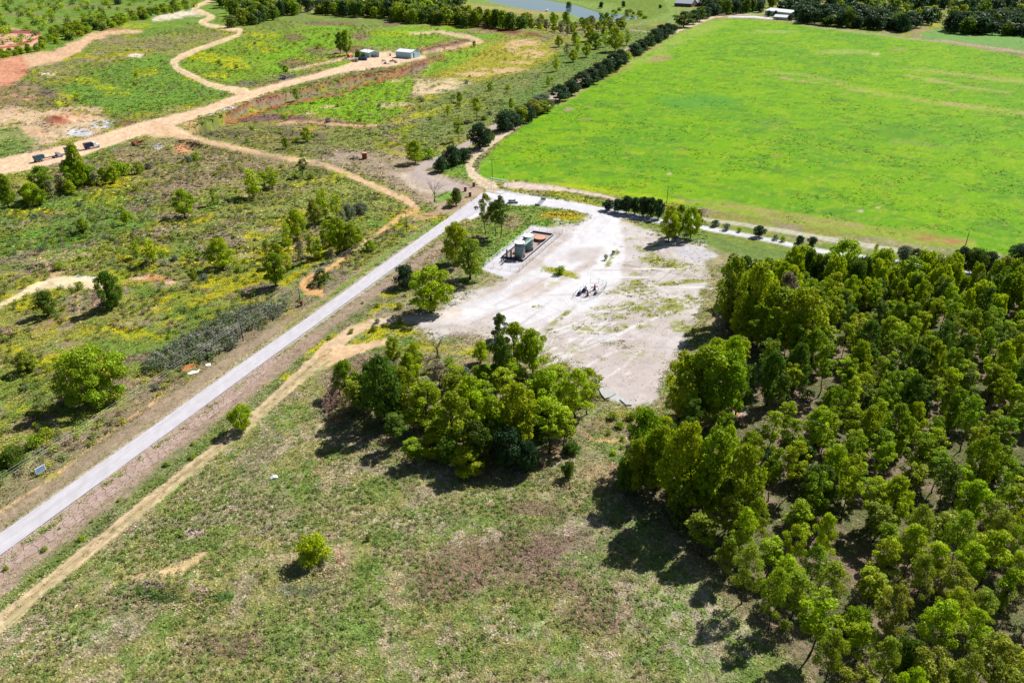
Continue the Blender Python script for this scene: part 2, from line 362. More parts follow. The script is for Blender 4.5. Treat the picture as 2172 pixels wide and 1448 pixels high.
    for T in (WIND, DIRT2):
        line([(p[0], p[1], p[2] * .22) for p in T], (196, 176, 128), .55, 1.2, .8, 4, mot=(8, .35, .55))
        line([(p[0], p[1] + p[2] * .3, p[2] * .12) for p in T], (206, 166, 124), .6, 1, .6, 4)
    line([(0, 362, 1.8), (200, 312, 1.6), (350, 262, 1.4), (520, 206, 1.2), (680, 160, 1)], (222, 176, 138), .7, 1, .6)
    line([(0, 348, 1.6), (200, 300, 1.6), (350, 256, 1.4), (520, 202, 1.2)], (226, 184, 146), .6, 1, .6)
    poly([(280, 262), (345, 252), (420, 290), (380, 296), (320, 288)], (240, 206, 174), .9, 4, 4, k=2, de=0)
    line(DIRT2, (228, 194, 156), 1, 2.5, 2.5, 6, k=2, de=0)
    # area between haul road and left pines
    poly([(235, 320), (330, 296), (420, 300), (600, 335), (690, 355), (700, 372), (560, 350), (500, 368), (400, 392), (330, 380), (250, 352)], (160, 144, 112), .85, 8, 8, mot=(16, .2, .45))
    blob(390, 315, 24, 9, (214, 160, 116), .9, rag=.4); blob(335, 312, 12, 5, (226, 222, 220), .8, rag=.5, wl=2); blob(450, 333, 14, 5, (196, 160, 130), .8)
    blob(430, 385, 90, 14, (166, 148, 122), .75, rot=-8); blob(600, 375, 60, 8, (150, 152, 90), .6)
    poly([(655, 350), (700, 318), (790, 318), (880, 340), (905, 380), (890, 425), (840, 405), (780, 372), (700, 352)], (176, 156, 138), .85, 8, 8, mot=(12, .2, .4), de=.5)
    line([(700, 335, 8), (760, 325, 10), (800, 345, 12), (860, 385, 16)], (192, 172, 156), .7, 5, 5, de=.2)
    # mowed rise left of the road
    poly([(560, 425), (640, 390), (740, 385), (835, 420), (845, 445), (800, 462), (700, 435), (600, 470), (500, 500), (420, 470), (470, 435)], (150, 158, 84), .85, 8, 9, mot=(20, .15, .4))
    blob(620, 408, 50, 5, (180, 152, 130), .5, rot=-14); blob(560, 440, 40, 6, (166, 164, 80), .6, rot=-14)
    blob(690, 380, 80, 8, (186, 186, 60), .7, rot=-12, mot=(5, .35, .5))
    # wild slopes on the left
    poly([(-80, 420), (80, 425), (200, 400), (330, 420), (330, 470), (180, 520), (60, 540), (-80, 540)], (112, 146, 66), .8, 10, 12, mot=(18, .2, .45))
    blob(130, 510, 60, 12, (100, 152, 48), .8, rot=-10); blob(60, 495, 50, 10, (108, 150, 60), .7); blob(250, 480, 60, 16, (108, 146, 60), .6, rot=-12)
    for q in [(245, 385, 36, 14, -20), (225, 408, 40, 12, -20), (255, 425, 30, 10, -10), (35, 452, 34, 8, 0), (95, 448, 20, 6, 0), (430, 465, 24, 8, -20), (330, 530, 30, 10, 0), (270, 552, 40, 12, 10), (420, 560, 60, 8, -5),
              (440, 600, 60, 10, -8), (500, 610, 70, 8, -15), (545, 545, 50, 12, -10), (610, 470, 40, 12, -25), (600, 530, 70, 14, -25), (560, 575, 60, 10, -20), (360, 680, 30, 8, -20), (420, 640, 70, 9, -20), (240, 700, 60, 8, 0), (100, 690, 50, 8, -20),
              (330, 655, 30, 9, -35), (60, 650, 30, 8, 0), (40, 865, 26, 8, 0), (30, 740, 20, 8, 0), (110, 760, 40, 8, -10), (540, 500, 30, 8, 0), (680, 545, 50, 9, -35), (740, 480, 30, 8, -30), (770, 505, 30, 5, -35), (655, 560, 50, 6, -35), (620, 590, 34, 7, -30), (555, 640, 26, 6, 0)]:
        blob(q[0], q[1], q[2], q[3], (190, 182, 34), .85, rot=q[4], mot=(4, .36, .5))
    for q in [(290, 440, 40, 12), (330, 400, 50, 9), (500, 470, 40, 8), (210, 640, 26, 16), (250, 620, 20, 10), (90, 690, 40, 8), (50, 760, 50, 14), (150, 800, 50, 16), (300, 760, 30, 10), (270, 880, 70, 16), (60, 900, 60, 16), (520, 620, 40, 8), (600, 560, 30, 8), (300, 590, 30, 8), (360, 590, 30, 6), (640, 520, 20, 7), (20, 700, 26, 8), (200, 760, 50, 10)]:
        blob(*q, (156, 126, 124), .75, rot=-15, mot=(3, .33, .5))
    blob(330, 590, 26, 6, (230, 170, 110), .8); blob(360, 600, 12, 4, (240, 200, 170), .9); blob(295, 590, 18, 5, (240, 205, 165), .8)
    line([(85, 540, 6), (98, 560, 8), (112, 585, 14)], (206, 172, 142), .9, 3, 3, de=.2)
    line([(-20, 655, 8), (20, 638, 10), (70, 612, 16), (120, 598, 26), (180, 600, 26), (212, 606, 14)], (248, 226, 186), 1, 3, 4, 5, k=2, de=0)
    line([(110, 582, 5), (150, 575, 5), (200, 570, 4)], (236, 200, 150), .8, 2, 3); line([(160, 585, 4), (205, 590, 5)], (240, 240, 244), .9, 2, 2)
    blob(95, 562, 26, 6, (166, 150, 120), .6); blob(70, 535, 40, 6, (178, 160, 130), .6)
    line([(168, 620, 4), (165, 650, 4), (172, 680, 4)], (226, 200, 160), .8, 2, 3)
    # orange gully towards the road
    G = [(885, 445, 10), (850, 460, 9), (820, 482, 8), (790, 500, 7), (750, 530, 7), (730, 548, 9), (690, 575, 8), (655, 590, 14), (640, 605, 14), (655, 620, 14), (680, 622, 16), (690, 632, 8)]
    line(G, (232, 184, 126), .95, 2.5, 4, 3, k=2, mot=(3, .12, .35), de=.1)
    line([(690, 575, 2), (655, 592, 3), (650, 610, 3), (672, 625, 2)], (190, 110, 70), .7, 1, 2, 3)
    line([(830, 455, 3), (880, 440, 3)], (190, 120, 80), .6, 1.5, 2)
    # verges of the road
    VL = [(-300, 1318, 60), (0, 1110, 40), (250, 940, 34), (500, 762, 26), (644, 664, 14), (850, 520, 10), (914, 475, 8)]
    line([(p[0], p[1] - p[2] * .9, p[2] * 2.2) for p in VL[:5]], (160, 142, 120), .75, 8, 8, 12, mot=(9, .1, .4), de=.5)
    line([(p[0], p[1] - p[2] * .25, p[2] * .8) for p in VL], (176, 156, 134), .85, 4, 3, 8, de=.15)
    line([(0, 1085, 5), (100, 1020, 6), (250, 905, 5), (330, 850, 6), (380, 815, 3)], (226, 190, 140), .75, 2.5, 3, 6, mot=(9, .3, .45))
    line([(60, 1090, 3), (200, 990, 4), (330, 895, 3), (450, 805, 3), (560, 730, 3), (600, 700, 3)], (214, 190, 160), .6, 2, 2, 5)
    line([(700, 628, 10), (760, 588, 14), (850, 520, 16), (930, 470, 10)], (120, 160, 56), .75, 4, 4, 6)
    line([(600, 690, 3), (700, 628, 4), (800, 560, 4)], (150, 160, 50), .7, 2, 2)
    line([(880, 462, 12), (920, 455, 16), (945, 448, 12)], (214, 176, 140), .8, 4, 4, de=.3)
    blob(400, 778, 18, 6, (206, 138, 92), .9, rot=-15)
    blob(115, 1008, 20, 5, (216, 184, 116), .85, rot=-10); blob(100, 1010, 30, 8, (150, 156, 60), .5)
    VR = [(-300, 1450, 70), (0, 1222, 62), (250, 1030, 50), (500, 838, 36), (650, 722, 30), (850, 574, 22), (935, 515, 14)]
    line([(p[0], p[1] + p[2] * .25, p[2] * .9) for p in VR], (182, 158, 144), .9, 6, 5, 14, de=.25)
    line([(520, 850, 6), (560, 805, 10), (650, 740, 16), (740, 680, 16), (800, 640, 14), (860, 600, 14), (930, 540, 12)], (176, 152, 134), .7, 5, 5, 9)
    blob(880, 535, 44, 6, (190, 168, 90), .7, rot=-32)
    # strip of greener herbs between the road and the side track
    line([(60, 1230, 40), (250, 1080, 36), (400, 960, 34), (560, 840, 26), (700, 710, 22), (800, 640, 20), (880, 590, 14)], (116, 136, 72), .75, 8, 8, 9, mot=(7, .2, .45))
    for q in [(670, 740, 40, 6, -38), (690, 728, 36, 6, -38), (608, 800, 14, 5, -20), (760, 695, 40, 7, -35), (800, 655, 20, 6, -30), (835, 648, 16, 5, 0), (825, 625, 20, 6, 0), (780, 720, 40, 12, -20), (800, 700, 30, 10, -20), (860, 705, 30, 8, 0), (840, 690, 40, 6, 0)]:
        blob(q[0], q[1], q[2], q[3], (188, 186, 28), .92, rot=q[4], mot=(2.5, .3, .45))
    poly([(700, 775), (745, 765), (810, 745), (790, 770), (730, 830), (690, 880), (690, 820)], (150, 128, 112), .7, 8, 8)
    # near meadow patches
    for q in [(1060, 1190, 150, 62, -12), (960, 1230, 90, 40, -10), (1150, 1150, 70, 44, -20), (1270, 1300, 80, 36, -8), (1180, 1240, 60, 30, 0), (1320, 1330, 44, 26, 0), (480, 1370, 90, 26, 0), (1130, 1080, 60, 16, 0)]:
        blob(q[0], q[1], q[2], q[3], (148, 124, 110), .72, rot=q[4], rag=.5, wl=9, mot=(7, .22, .5))
    for q in [(1450, 1330, 150, 90, 20), (1520, 1400, 120, 60, 10), (1400, 1240, 60, 60, 30), (1240, 1200, 60, 26, 0), (1330, 1130, 60, 30, 20), (1290, 1080, 50, 20, 0), (900, 1100, 110, 26, 0), (860, 1140, 90, 16, 0), (620, 1110, 60, 18, 0), (700, 1330, 80, 24, 0), (640, 1370, 70, 18, 0), (420, 1150, 60, 16, 0), (380, 1170, 50, 14, -20), (160, 1340, 90, 40, -20), (1100, 1340, 60, 20, 0), (1180, 1420, 80, 24, 0)]:
        blob(q[0], q[1], q[2], q[3], (126, 154, 78), .65, rot=q[4], rag=.5, wl=6, mot=(3.0, .33, .55))
    for q in [(1450, 1330, 150, 80, 20), (1000, 1140, 70, 20, 0), (860, 1110, 100, 20, 0), (1500, 1290, 60, 30, 30), (1230, 1120, 50, 20, 0), (900, 1000, 90, 20, 0), (1280, 1400, 80, 24, 0), (1080, 1340, 60, 20, 0), (100, 1370, 110, 50, 0), (230, 1330, 60, 24, 0), (760, 930, 40, 14, 0)]:
        blob(q[0], q[1], q[2], q[3], (206, 188, 172), .65, rot=q[4], rag=.5, wl=3, mot=(1.5, .48, .62))
    line([(270, 1225, 10), (330, 1218, 16), (380, 1208, 20), (420, 1185, 16), (435, 1172, 8)], (226, 196, 152), .92, 4, 6, 3, de=.25, mot=(2, .2, .4))
    blob(412, 1130, 20, 9, (198, 172, 172), .85, rag=.6, wl=2); blob(425, 1250, 20, 8, (176, 132, 140), .7); blob(330, 1262, 60, 12, (76, 112, 48), .75, rot=10); blob(330, 1240, 26, 6, (110, 92, 110), .6); blob(470, 1265, 22, 9, (88, 128, 60), .8)
    blob(640, 1250, 70, 16, (110, 118, 96), .75, mot=(2, .35, .55)); blob(720, 1180, 10, 26, (196, 158, 140), .6, rot=-15)
    line([(300, 1090, 6), (360, 1050, 6), (410, 1015, 5)], (112, 160, 50), .7, 3, 3); line([(470, 985, 4), (510, 955, 4)], (120, 160, 60), .7, 3, 2)
    line([(1600, 1290, 4), (1480, 1240, 4), (1330, 1340, 3), (1220, 1400, 3)], (184, 166, 136), .35, 3, 5)
    blob(1060, 1010, 90, 20, (150, 134, 112), .5); blob(790, 930, 60, 12, (176, 150, 126), .6); blob(1290, 1010, 50, 30, (176, 148, 120), .7, mot=(3, .25, .5))
    line([(1225, 905, 4), (1260, 935, 7), (1300, 935, 6), (1335, 930, 5)], (228, 190, 140), .9, 3, 3, 3, de=.2)
    blob(1170, 960, 26, 12, (216, 176, 136), .6)
    # side track
    for T in (SIDETRACK, SIDE_A, SIDE_B):
        line(T, (226, 202, 166), .95, 3.0, 3.0, 4, k=2, de=.10)
    line(SIDE_A, (232, 200, 162), .6, 3, 2, 5, de=0); line(SIDE_B, (234, 196, 154), .7, 3, 2, 5, de=0)
    line([(p[0], p[1] + p[2] * .22, p[2] * .14) for p in SIDETRACK], (186, 160, 122), .7, 1.3, 1.2, 3, mot=(2, .3, .5))
    line([(p[0], p[1] - p[2] * .04, p[2] * .20) for p in SIDETRACK], (160, 150, 98), .7, 1.8, 1.8, 2.5, mot=(3, .30, .46), de=.5)
    line([(p[0], p[1] - p[2] * .30, p[2] * .12) for p in SIDETRACK], (196, 166, 128), .6, 1.3, 1.2, 3, mot=(2, .3, .5))
    line([(p[0], p[1] + p[2] * .5, p[2] * .14) for p in SIDETRACK], (120, 156, 60), .6, 2, 1.5, 3, mot=(14, .45, .6))
    # gate surroundings
    poly([(880, 345), (905, 362), (1000, 385), (1030, 400), (985, 440), (950, 455), (900, 430), (885, 400), (840, 380)], (190, 166, 146), .85, 5, 5, de=.25)
    poly([(832, 372), (880, 358), (940, 372), (1000, 402), (950, 410), (890, 410)], (214, 198, 182), .85, 5, 5, de=.05)
    blob(940, 418, 22, 9, (116, 164, 56), .8, rot=-20); blob(955, 412, 30, 8, (124, 172, 56), .7)
    poly([(1010, 365), (985, 338), (940, 352), (925, 366), (1000, 385)], (122, 160, 66), .8, 4, 4)
    line(OLDROAD, (196, 182, 176), .95, 2, 1.5, 8, k=3, de=0)
    line([(1290, 150, 8), (1240, 195, 10), (1160, 250, 14), (1080, 300, 10)], (196, 160, 150), .7, 3, 3, 6, de=.2)
    # the tree row verge, then the big hay field
    poly([(1060, 250), (1200, 175), (1330, 95), (1420, 55), (1300, 60), (1180, 110), (1150, 170), (1060, 215)], (112, 142, 70), .75, 8)
    poly([(1200, 50), (1440, 48), (1440, 20), (1500, 20), (1560, 30), (1560, -60), (900, -60), (960, 10), (1060, 22), (1150, 36)], (140, 168, 84), .95, 5, 4)
    line([(980, 10, 6), (1040, 18, 9), (1120, 26, 8), (1190, 32, 5)], (188, 168, 110), .85, 2.5, 2)
    line([(1330, 64, 3), (1380, 68, 2), (1440, 60, 2)], (206, 188, 160), .8, 1.2, 1)
    poly([(1280, 40), (1350, 26), (1300, 8), (1230, 4), (1160, -8), (1400, -20), (1420, 26), (1350, 50)], (122, 148, 60), .9, 3, 4)
    poly(FIELD, (134, 180, 20), 1, 2.2, 2, 10, k=1, de=.0)
    inf = np.nonzero(cls == 1)[0]
    if len(inf):
        xx, yy = x[inf], y[inf]
        f1 = fbm(xx, yy, 60, 3, 51); f2 = fbm(xx, yy, 16, 4, 52); f3 = fbm(xx * .6 + yy * .3, yy, 5, 3, 53)
        cc = lin((124, 178, 20))[None, :].repeat(len(inf), 0)
        cc = cc + (lin((104, 164, 38)) - cc) * (ss(.42, .62, f1) * .6)[:, None]
        cc = cc + (lin((148, 188, 14)) - cc) * (ss(.50, .72, f2) * .55)[:, None]
        cc = cc + (lin((92, 142, 50)) - cc) * (ss(.54, .70, f3) * .6)[:, None]
        cc = cc + (lin((172, 188, 60)) - cc) * (ss(.60, .74, fbm(xx, yy, 3, 2, 54)) * .45)[:, None]
        col[inf] = cc
    rg = np.random.default_rng(5)
    for t in range(34):
        u0 = 1080 + 1000 * rg.random(); v0 = 60 + 400 * rg.random(); L_ = 60 + 160 * rg.random()
        line([(u0, v0, 1.5), (u0 + L_ * .5, v0 + L_ * .5 * .19 + rg.normal(0, 2), 2.5), (u0 + L_, v0 + L_ * .19 + rg.normal(0, 3), 1.2)], (150, 168, 66) if t % 2 else (88, 140, 48), .45, 2.5, 2, 12, mot=(16, .42, .6))
    for t in range(40):
        blob(1040 + 1100 * rg.random(), 100 + 380 * rg.random(), 3 + 14 * rg.random(), 1 + 2.5 * rg.random(), (170, 160, 96) if t % 3 else (84, 112, 56), .5, rag=.7, wl=5)
    line([(1620, 152, 6), (1700, 158, 8), (1780, 178, 9), (1860, 198, 10), (1950, 212, 11), (2060, 228, 11), (2300, 255, 12)], (180, 188, 90), .5, 4, 4, 16)
    line([(1640, 162, 2.5), (1760, 182, 3), (1880, 203, 3), (2000, 218, 3), (2172, 240, 3)], (206, 168, 140), .6, 2, 3, 9, mot=(12, .42, .55))
    line([(1915, 148, 4), (1990, 152, 6), (2090, 166, 7), (2300, 184, 7)], (184, 184, 100), .65, 3, 3, 16)
    line([(1920, 160, 3), (2000, 174, 6), (2070, 188, 7), (2140, 196, 6)], (196, 176, 120), .6, 3, 4, 14, mot=(20, .35, .5))
    line([(1890, 300, 10), (1960, 306, 8), (2020, 315, 4)], (140, 164, 78), .7, 5, 5)
    blob(1900, 280, 60, 16, (104, 158, 44), .75); blob(1640, 258, 40, 8, (120, 158, 64), .6); blob(1480, 215, 80, 14, (92, 164, 64), .6); blob(1790, 110, 60, 5, (176, 188, 104), .6); blob(1640, 68, 50, 3, (176, 188, 104), .6)
    line([(1190, 212, 16), (1250, 172, 22), (1320, 136, 30), (1400, 98, 34), (1470, 68, 26), (1540, 48, 10)], (160, 184, 80), .85, 8, 8, 18, mot=(26, .2, .45))
    line([(1180, 222, 6), (1250, 180, 8), (1330, 130, 8), (1400, 92, 8)], (178, 148, 120), .7, 4, 5, 9, mot=(9, .3, .5))
    blob(1400, 125, 26, 6, (186, 150, 120), .7, rot=-10); blob(1204, 232, 10, 4, (200, 160, 150), .7); blob(1300, 155, 40, 8, (150, 150, 70), .6, rot=-25)
    line([(1700, 54, 2), (1850, 72, 2.5), (1960, 86, 3), (2020, 90, 5), (2172, 112, 6), (2500, 165, 6)], (184, 166, 146), .9, 1.5, 1.5)
    poly([(1950, 66), (2020, 60), (2180, 74), (2600, 110), (2600, 190), (2172, 108), (2010, 86), (1960, 82)], (122, 170, 86), .95, 2, 2, k=1, de=0)
    line([(1500, 432, 18), (1640, 455, 22), (1800, 482, 26), (1950, 505, 28), (2060, 520, 22)], (158, 172, 72), .85, 6, 6, 14, k=None)
    line([(1440, 425, 10), (1560, 440, 12), (1700, 462, 12), (1850, 486, 14)], (176, 158, 110), .55, 5, 5, 9, mot=(10, .35, .5))
    blob(1990, 508, 55, 8, (178, 128, 88), .65, rot=8, mot=(6, .3, .5)); blob(2020, 512, 30, 6, (190, 140, 100), .6)
    line([(1160, 388, 6), (1260, 402, 8), (1380, 418, 8), (1450, 428, 6)], (196, 204, 40), .6, 4, 4, 9)
    for q in [(1825, 448, 7, 3), (1862, 441, 6, 2), (1420, 369, 5, 2), (1858, 115, 8, 2)]: blob(*q, (226, 196, 170), .8)
    # gravel roads right of the gate
    poly([(1180, 400), (1290, 424), (1400, 440), (1470, 470), (1700, 512), (1950, 550), (1950, 580), (1700, 548), (1500, 505), (1400, 490), (1330, 462), (1270, 438), (1160, 422)], (128, 150, 60), .9, 4, 4)
    line([(1165, 408, 10), (1220, 420, 12), (1275, 436, 6)], (178, 178, 60), .8, 3, 3)
    poly([(1060, 440), (1150, 432), (1220, 444), (1255, 458), (1240, 474), (1180, 480), (1120, 484), (1060, 520), (1020, 560), (1000, 560), (1030, 500)], (132, 156, 70), .92, 4, 5)
    blob(1190, 456, 44, 9, (180, 160, 50), .85); blob(1215, 463, 26, 6, (196, 184, 36), .8); blob(1085, 470, 22, 16, (160, 140, 112), .7)
    line([(1010, 580, 8), (1060, 530, 12), (1110, 492, 10), (1160, 474, 8)], (120, 170, 50), .8, 4, 4, 5)
    poly([(1300, 466), (1345, 470), (1400, 484), (1440, 500), (1380, 515), (1330, 495)], (146, 160, 70), .9, 4, 5)
    blob(1325, 474, 24, 6, (196, 186, 34), .8, rot=12)
    poly([(1440, 490), (1520, 505), (1650, 530), (1700, 545), (1660, 570), (1580, 545), (1500, 522), (1440, 510)], (120, 146, 74), .95, 4, 4)
    line([(1075, 392, 12), (1110, 394, 16), (1160, 398, 12), (1200, 402, 7), (1270, 414, 5), (1310, 424, 3)], (228, 208, 196), .95, 2.5, 2, 5, k=2, de=0)
    line(THINROAD, (216, 214, 200), .9, 2.2, 1, 8, grow=1, k=3, de=0)
    line([(p[0], p[1], p[2] * .25) for p in THINROAD], (150, 160, 90), .6, 1, .5)
    # pad
    poly(COMP, (230, 228, 236), 1, 2.5, 2, k=3, de=0)
    poly(PAD, (222, 215, 215), .97, 9, 22, 6, k=3, de=.06)
    poly(PAD, (204, 192, 184), .75, 9, 20, 6, mot=(9, .40, .60))
    for pts in [[(1296, 455, 46), (1262, 490, 64), (1225, 530, 60), (1150, 590, 46), (1080, 630, 44), (1000, 660, 34), (920, 676, 20), (870, 678, 10)],
                [(1290, 470, 50), (1300, 520, 50), (1290, 580, 60), (1240, 620, 80), (1150, 660, 60), (1060, 680, 30)]]:
        line(pts, (240, 239, 244), .92, 7, 6, 8, k=3, de=0)
    blob(1235, 540, 44, 14, (206, 196, 194), .75, rot=-8, rag=.3); blob(1205, 500, 10, 6, (200, 190, 190), .5)
    blob(1120, 612, 44, 14, (214, 196, 184), .7, rot=-25, rag=.4); blob(1170, 600, 30, 7, (190, 186, 120), .6, rot=-20, mot=(2, .4, .55))
    for t in range(7):
        line([(1180 - 10 * t, 600 + 9 * t, 1.2), (1230 - 6 * t, 640 + 7 * t, 1.2), (1120 - 10 * t, 690 + 3 * t, 1.0)], (214, 206, 206), .6, .9, 1)
        line([(1300 - 6 * t, 462, 1.2), (1262 - 7 * t, 500 + t, 1.4), (1150 - 8 * t, 590 + 2 * t, 1.4), (1000 - 9 * t, 655 + 2 * t, 1)], (216, 212, 218), .55, 1, 1)
    for q in [(1185, 576, 38, 7, 12), (1208, 583, 20, 4, 20)]: blob(*q[:4], (166, 168, 34), .95, rot=q[4], rag=.4, wl=2, de=1)
    WEED = [(1300, 545, 26, 5, -55), (1288, 562, 12, 4, -30), (1340, 508, 14, 3, 0), (1380, 540, 30, 7, 30), (1390, 520, 14, 4, 0), (1400, 556, 40, 8, 10), (1370, 575, 30, 6, -10), (1350, 600, 40, 7, -8), (1430, 600, 50, 4, -6), (1470, 595, 40, 3, -4), (1360, 612, 30, 6, 0),
            (1380, 635, 30, 8, 10), (1350, 650, 40, 10, 10), (1320, 655, 50, 9, 0), (1290, 672, 50, 9, 0), (1350, 690, 40, 9, 0), (1190, 672, 24, 5, -35), (1230, 690, 40, 6, 0), (1165, 702, 14, 6, 0), (1340, 620, 60, 8, 0), (1450, 700, 30, 16, 10), (1400, 660, 50, 14, 0), (1420, 560, 60, 10, 10), (1140, 650, 10, 3, 0), (1270, 700, 50, 8, 0), (1330, 730, 40, 10, 0), (1440, 640, 50, 16, 0)]
    for q in WEED: blob(q[0], q[1], q[2], q[3], (158, 164, 70), .9, rot=q[4], rag=.6, wl=3, mot=(2.2, .40, .54), de=.8)
    for q in [(1480, 540, 36, 12), (1450, 530, 20, 10)]: blob(*q, (214, 212, 222), .7)
    for t in range(6):
        line([(1350 + 22 * t, 500 + 4 * t, 1.6), (1380 + 24 * t, 540 + 4 * t, 1.4), (1320 + 24 * t, 600, 1.4)], (150, 146, 110), .55, 1, 1.2, 3)
    line([(1310, 560, 1.5), (1400, 575, 1.6), (1500, 590, 1.5)], (130, 124, 96), .6, 1, 1.2, 3); line([(1310, 612, 3), (1400, 606, 4), (1500, 596, 3)], (150, 158, 60), .8, 1.8, 1.6, 3, de=.9)
    poly([(1170, 720), (1290, 700), (1400, 720), (1430, 760), (1390, 850), (1320, 850), (1250, 780)], (210, 198, 196), .7, 10, 8)
    for t in range(10):
        line([(1310 + 7 * t, 690, .9), (1320 + 8 * t, 740 + t, 1), (1330 + 5 * t, 800, .8)], (216, 204, 200), .5, .9, 1, 3)
    rg = np.random.default_rng(99)
    for t in range(46):   # tyre marks: long shallow arcs over the yard
        u0 = 1130 + 300 * rg.random(); v0 = 520 + 230 * rg.random(); du = -70 - 90 * rg.random(); dv_ = 50 + 40 * rg.random(); bend = rg.normal(0, 14)
        if t % 3 == 0: du, dv_ = 90 + 60 * rg.random(), 8 * rg.normal()
        tone = (250, 248, 252) if rg.random() < .5 else (196, 188, 188)
        for sft in (0, 5):
            line([(u0 + sft, v0, 1.2), (u0 + du * .5 + bend + sft, v0 + dv_ * .5, 2.0), (u0 + du + sft, v0 + dv_, .9)], tone, .6, 1.1, 1, 4)
    for (cu_, cv_, r_) in [(1295, 743, 12), (1340, 750, 13), (1330, 797, 12), (1395, 620, 0)]:
        if r_:
            for rr in (1, .6):
                ring = [(cu_ + r_ * rr * cos(q), cv_ + r_ * rr * .5 * sin(q), 1.3) for q in np.linspace(0, 2 * pi, 13)]
                line(ring, (232, 226, 224), .8, .8, .4)
    for q in [(1350, 755, 50, 12), (1200, 740, 60, 10), (1250, 760, 40, 8)]: blob(*q, (168, 172, 100), .5, mot=(2, .4, .6), de=.4)
    blob(1280, 716, 22, 8, (226, 226, 232), .7)
    line([(1262, 820, 10), (1290, 838, 12), (1320, 848, 12), (1345, 862, 6)], (216, 220, 224), .9, 2, 2, de=.02)
    line([(1200, 720, 8), (1120, 706, 12), (1040, 700, 16), (960, 700, 20)], (206, 196, 190), .8, 5, 5, de=.3)
    blob(975, 712, 34, 8, (150, 132, 118), .6, mot=(3, .3, .5)); blob(1000, 745, 50, 12, (186, 184, 52), .75, mot=(3, .3, .5)); blob(940, 680, 60, 9, (220, 210, 208), .6)
    line([(880, 700, 10), (960, 690, 8), (1010, 700, 8)], (190, 180, 170), .6, 3, 3)
    blob(900, 735, 40, 12, (190, 178, 50), .7, mot=(3, .3, .5)); blob(1320, 880, 40, 14, (176, 174, 60), .7, mot=(3, .35, .5)); blob(1300, 900, 50, 16, (150, 136, 96), .6)
    line(SIDE_A[2:] + [(970, 664, 20)], (228, 210, 192), .6, 7, 6, 4, de=0)
    # woods floor
    poly(FOREST, (150, 128, 116), .85, 16, 14, 9, de=.35)
    poly(FOREST, (96, 110, 62), .8, 16, 14, 9, mot=(6, .40, .54))
    blob(1560, 875, 24, 14, (214, 196, 190), .7); line([(1550, 855, 8), (1570, 885, 8), (1580, 905, 6)], (236, 176, 126), .9, 2.5, 2, 3)
    poly(GROVE, (156, 136, 116), .6, 14, 12, 9, mot=(8, .3, .5), de=.7)
    blob(1165, 860, 20, 6, (236, 160, 90), .8, wl=2); blob(1010, 790, 26, 14, (176, 156, 140), .7); blob(920, 930, 26, 10, (206, 160, 120), .7)
    # asphalt and gravel of the junction
    line(GRAVELROAD, (232, 231, 238), 1, 1.6, 1, 8, k=3, de=0)
    poly([(984, 440), (1010, 424), (1036, 404), (1085, 408), (1160, 424), (1170, 436), (1100, 436), (1070, 432), (1040, 446), (1000, 466), (984, 462)], (236, 234, 240), 1, 1.6, 1, k=3, de=0)
    line(FIELDROAD, (228, 208, 178), 1, 1.6, 1.2, 8, k=2, de=0)
    line([(p[0], p[1], p[2] * .2) for p in FIELDROAD], (190, 184, 130), .5, 1.2, .8, 4, mot=(8, .35, .55))
    line([(p[0] - 4, p[1] - 5, 5) for p in FIELDROAD[3:9]], (214, 190, 184), .8, 2, 1.5, de=.1)
    line([(1022, 412, 14), (1000, 404, 14), (980, 404, 10)], (196, 170, 150), .9, 3, 2, k=3, de=0)
    line([((a_[0] + b_[0]) / 2, (a_[1] + b_[1]) / 2, abs(b_[1] - a_[1]) * .8 + 12) for a_, b_ in zip(ROAD_L[:7], ROAD_R[:7])], (200, 186, 172), .75, 4, 3, 3, de=.03)
    line([((a_[0] + b_[0]) / 2, (a_[1] + b_[1]) / 2, abs(b_[1] - a_[1]) * .8 + 3) for a_, b_ in zip([(-400, 1413.6), (0, 1132), (250, 957), (500, 779.5), (644, 680), (850, 533.6), (914, 487.5), (1000, 426)], [(-400, 1470), (0, 1178), (250, 996), (500, 812.6), (650, 707), (850, 558.5), (920, 508), (1000, 450)])], (206, 198, 196), 1, 1.5, 0, de=0, k=4)
    # farmstead yard
    line([(1545, 36, 2.5), (1600, 36, 4), (1640, 40, 4), (1690, 44, 4)], (236, 236, 244), 1, 1, .5, k=3); line([(1500, 36, 4), (1545, 33, 5), (1590, 30, 4), (1640, 28, 3)], (210, 184, 176), .9, 2, 1)
    blob(1600, 24, 60, 6, (140, 170, 90), .7); blob(1960, 66, 16, 2, (200, 140, 110), .7)
    # fine grain of everything
    g = fbm(x, y, .9, 2, 61) - .5
    col *= (1 + np.where(cls == 1, .18, np.where(cls == 3, .05, .30)) * g * 2)[:, None]
    return np.clip(col / KALB, .004, .8), cls, den
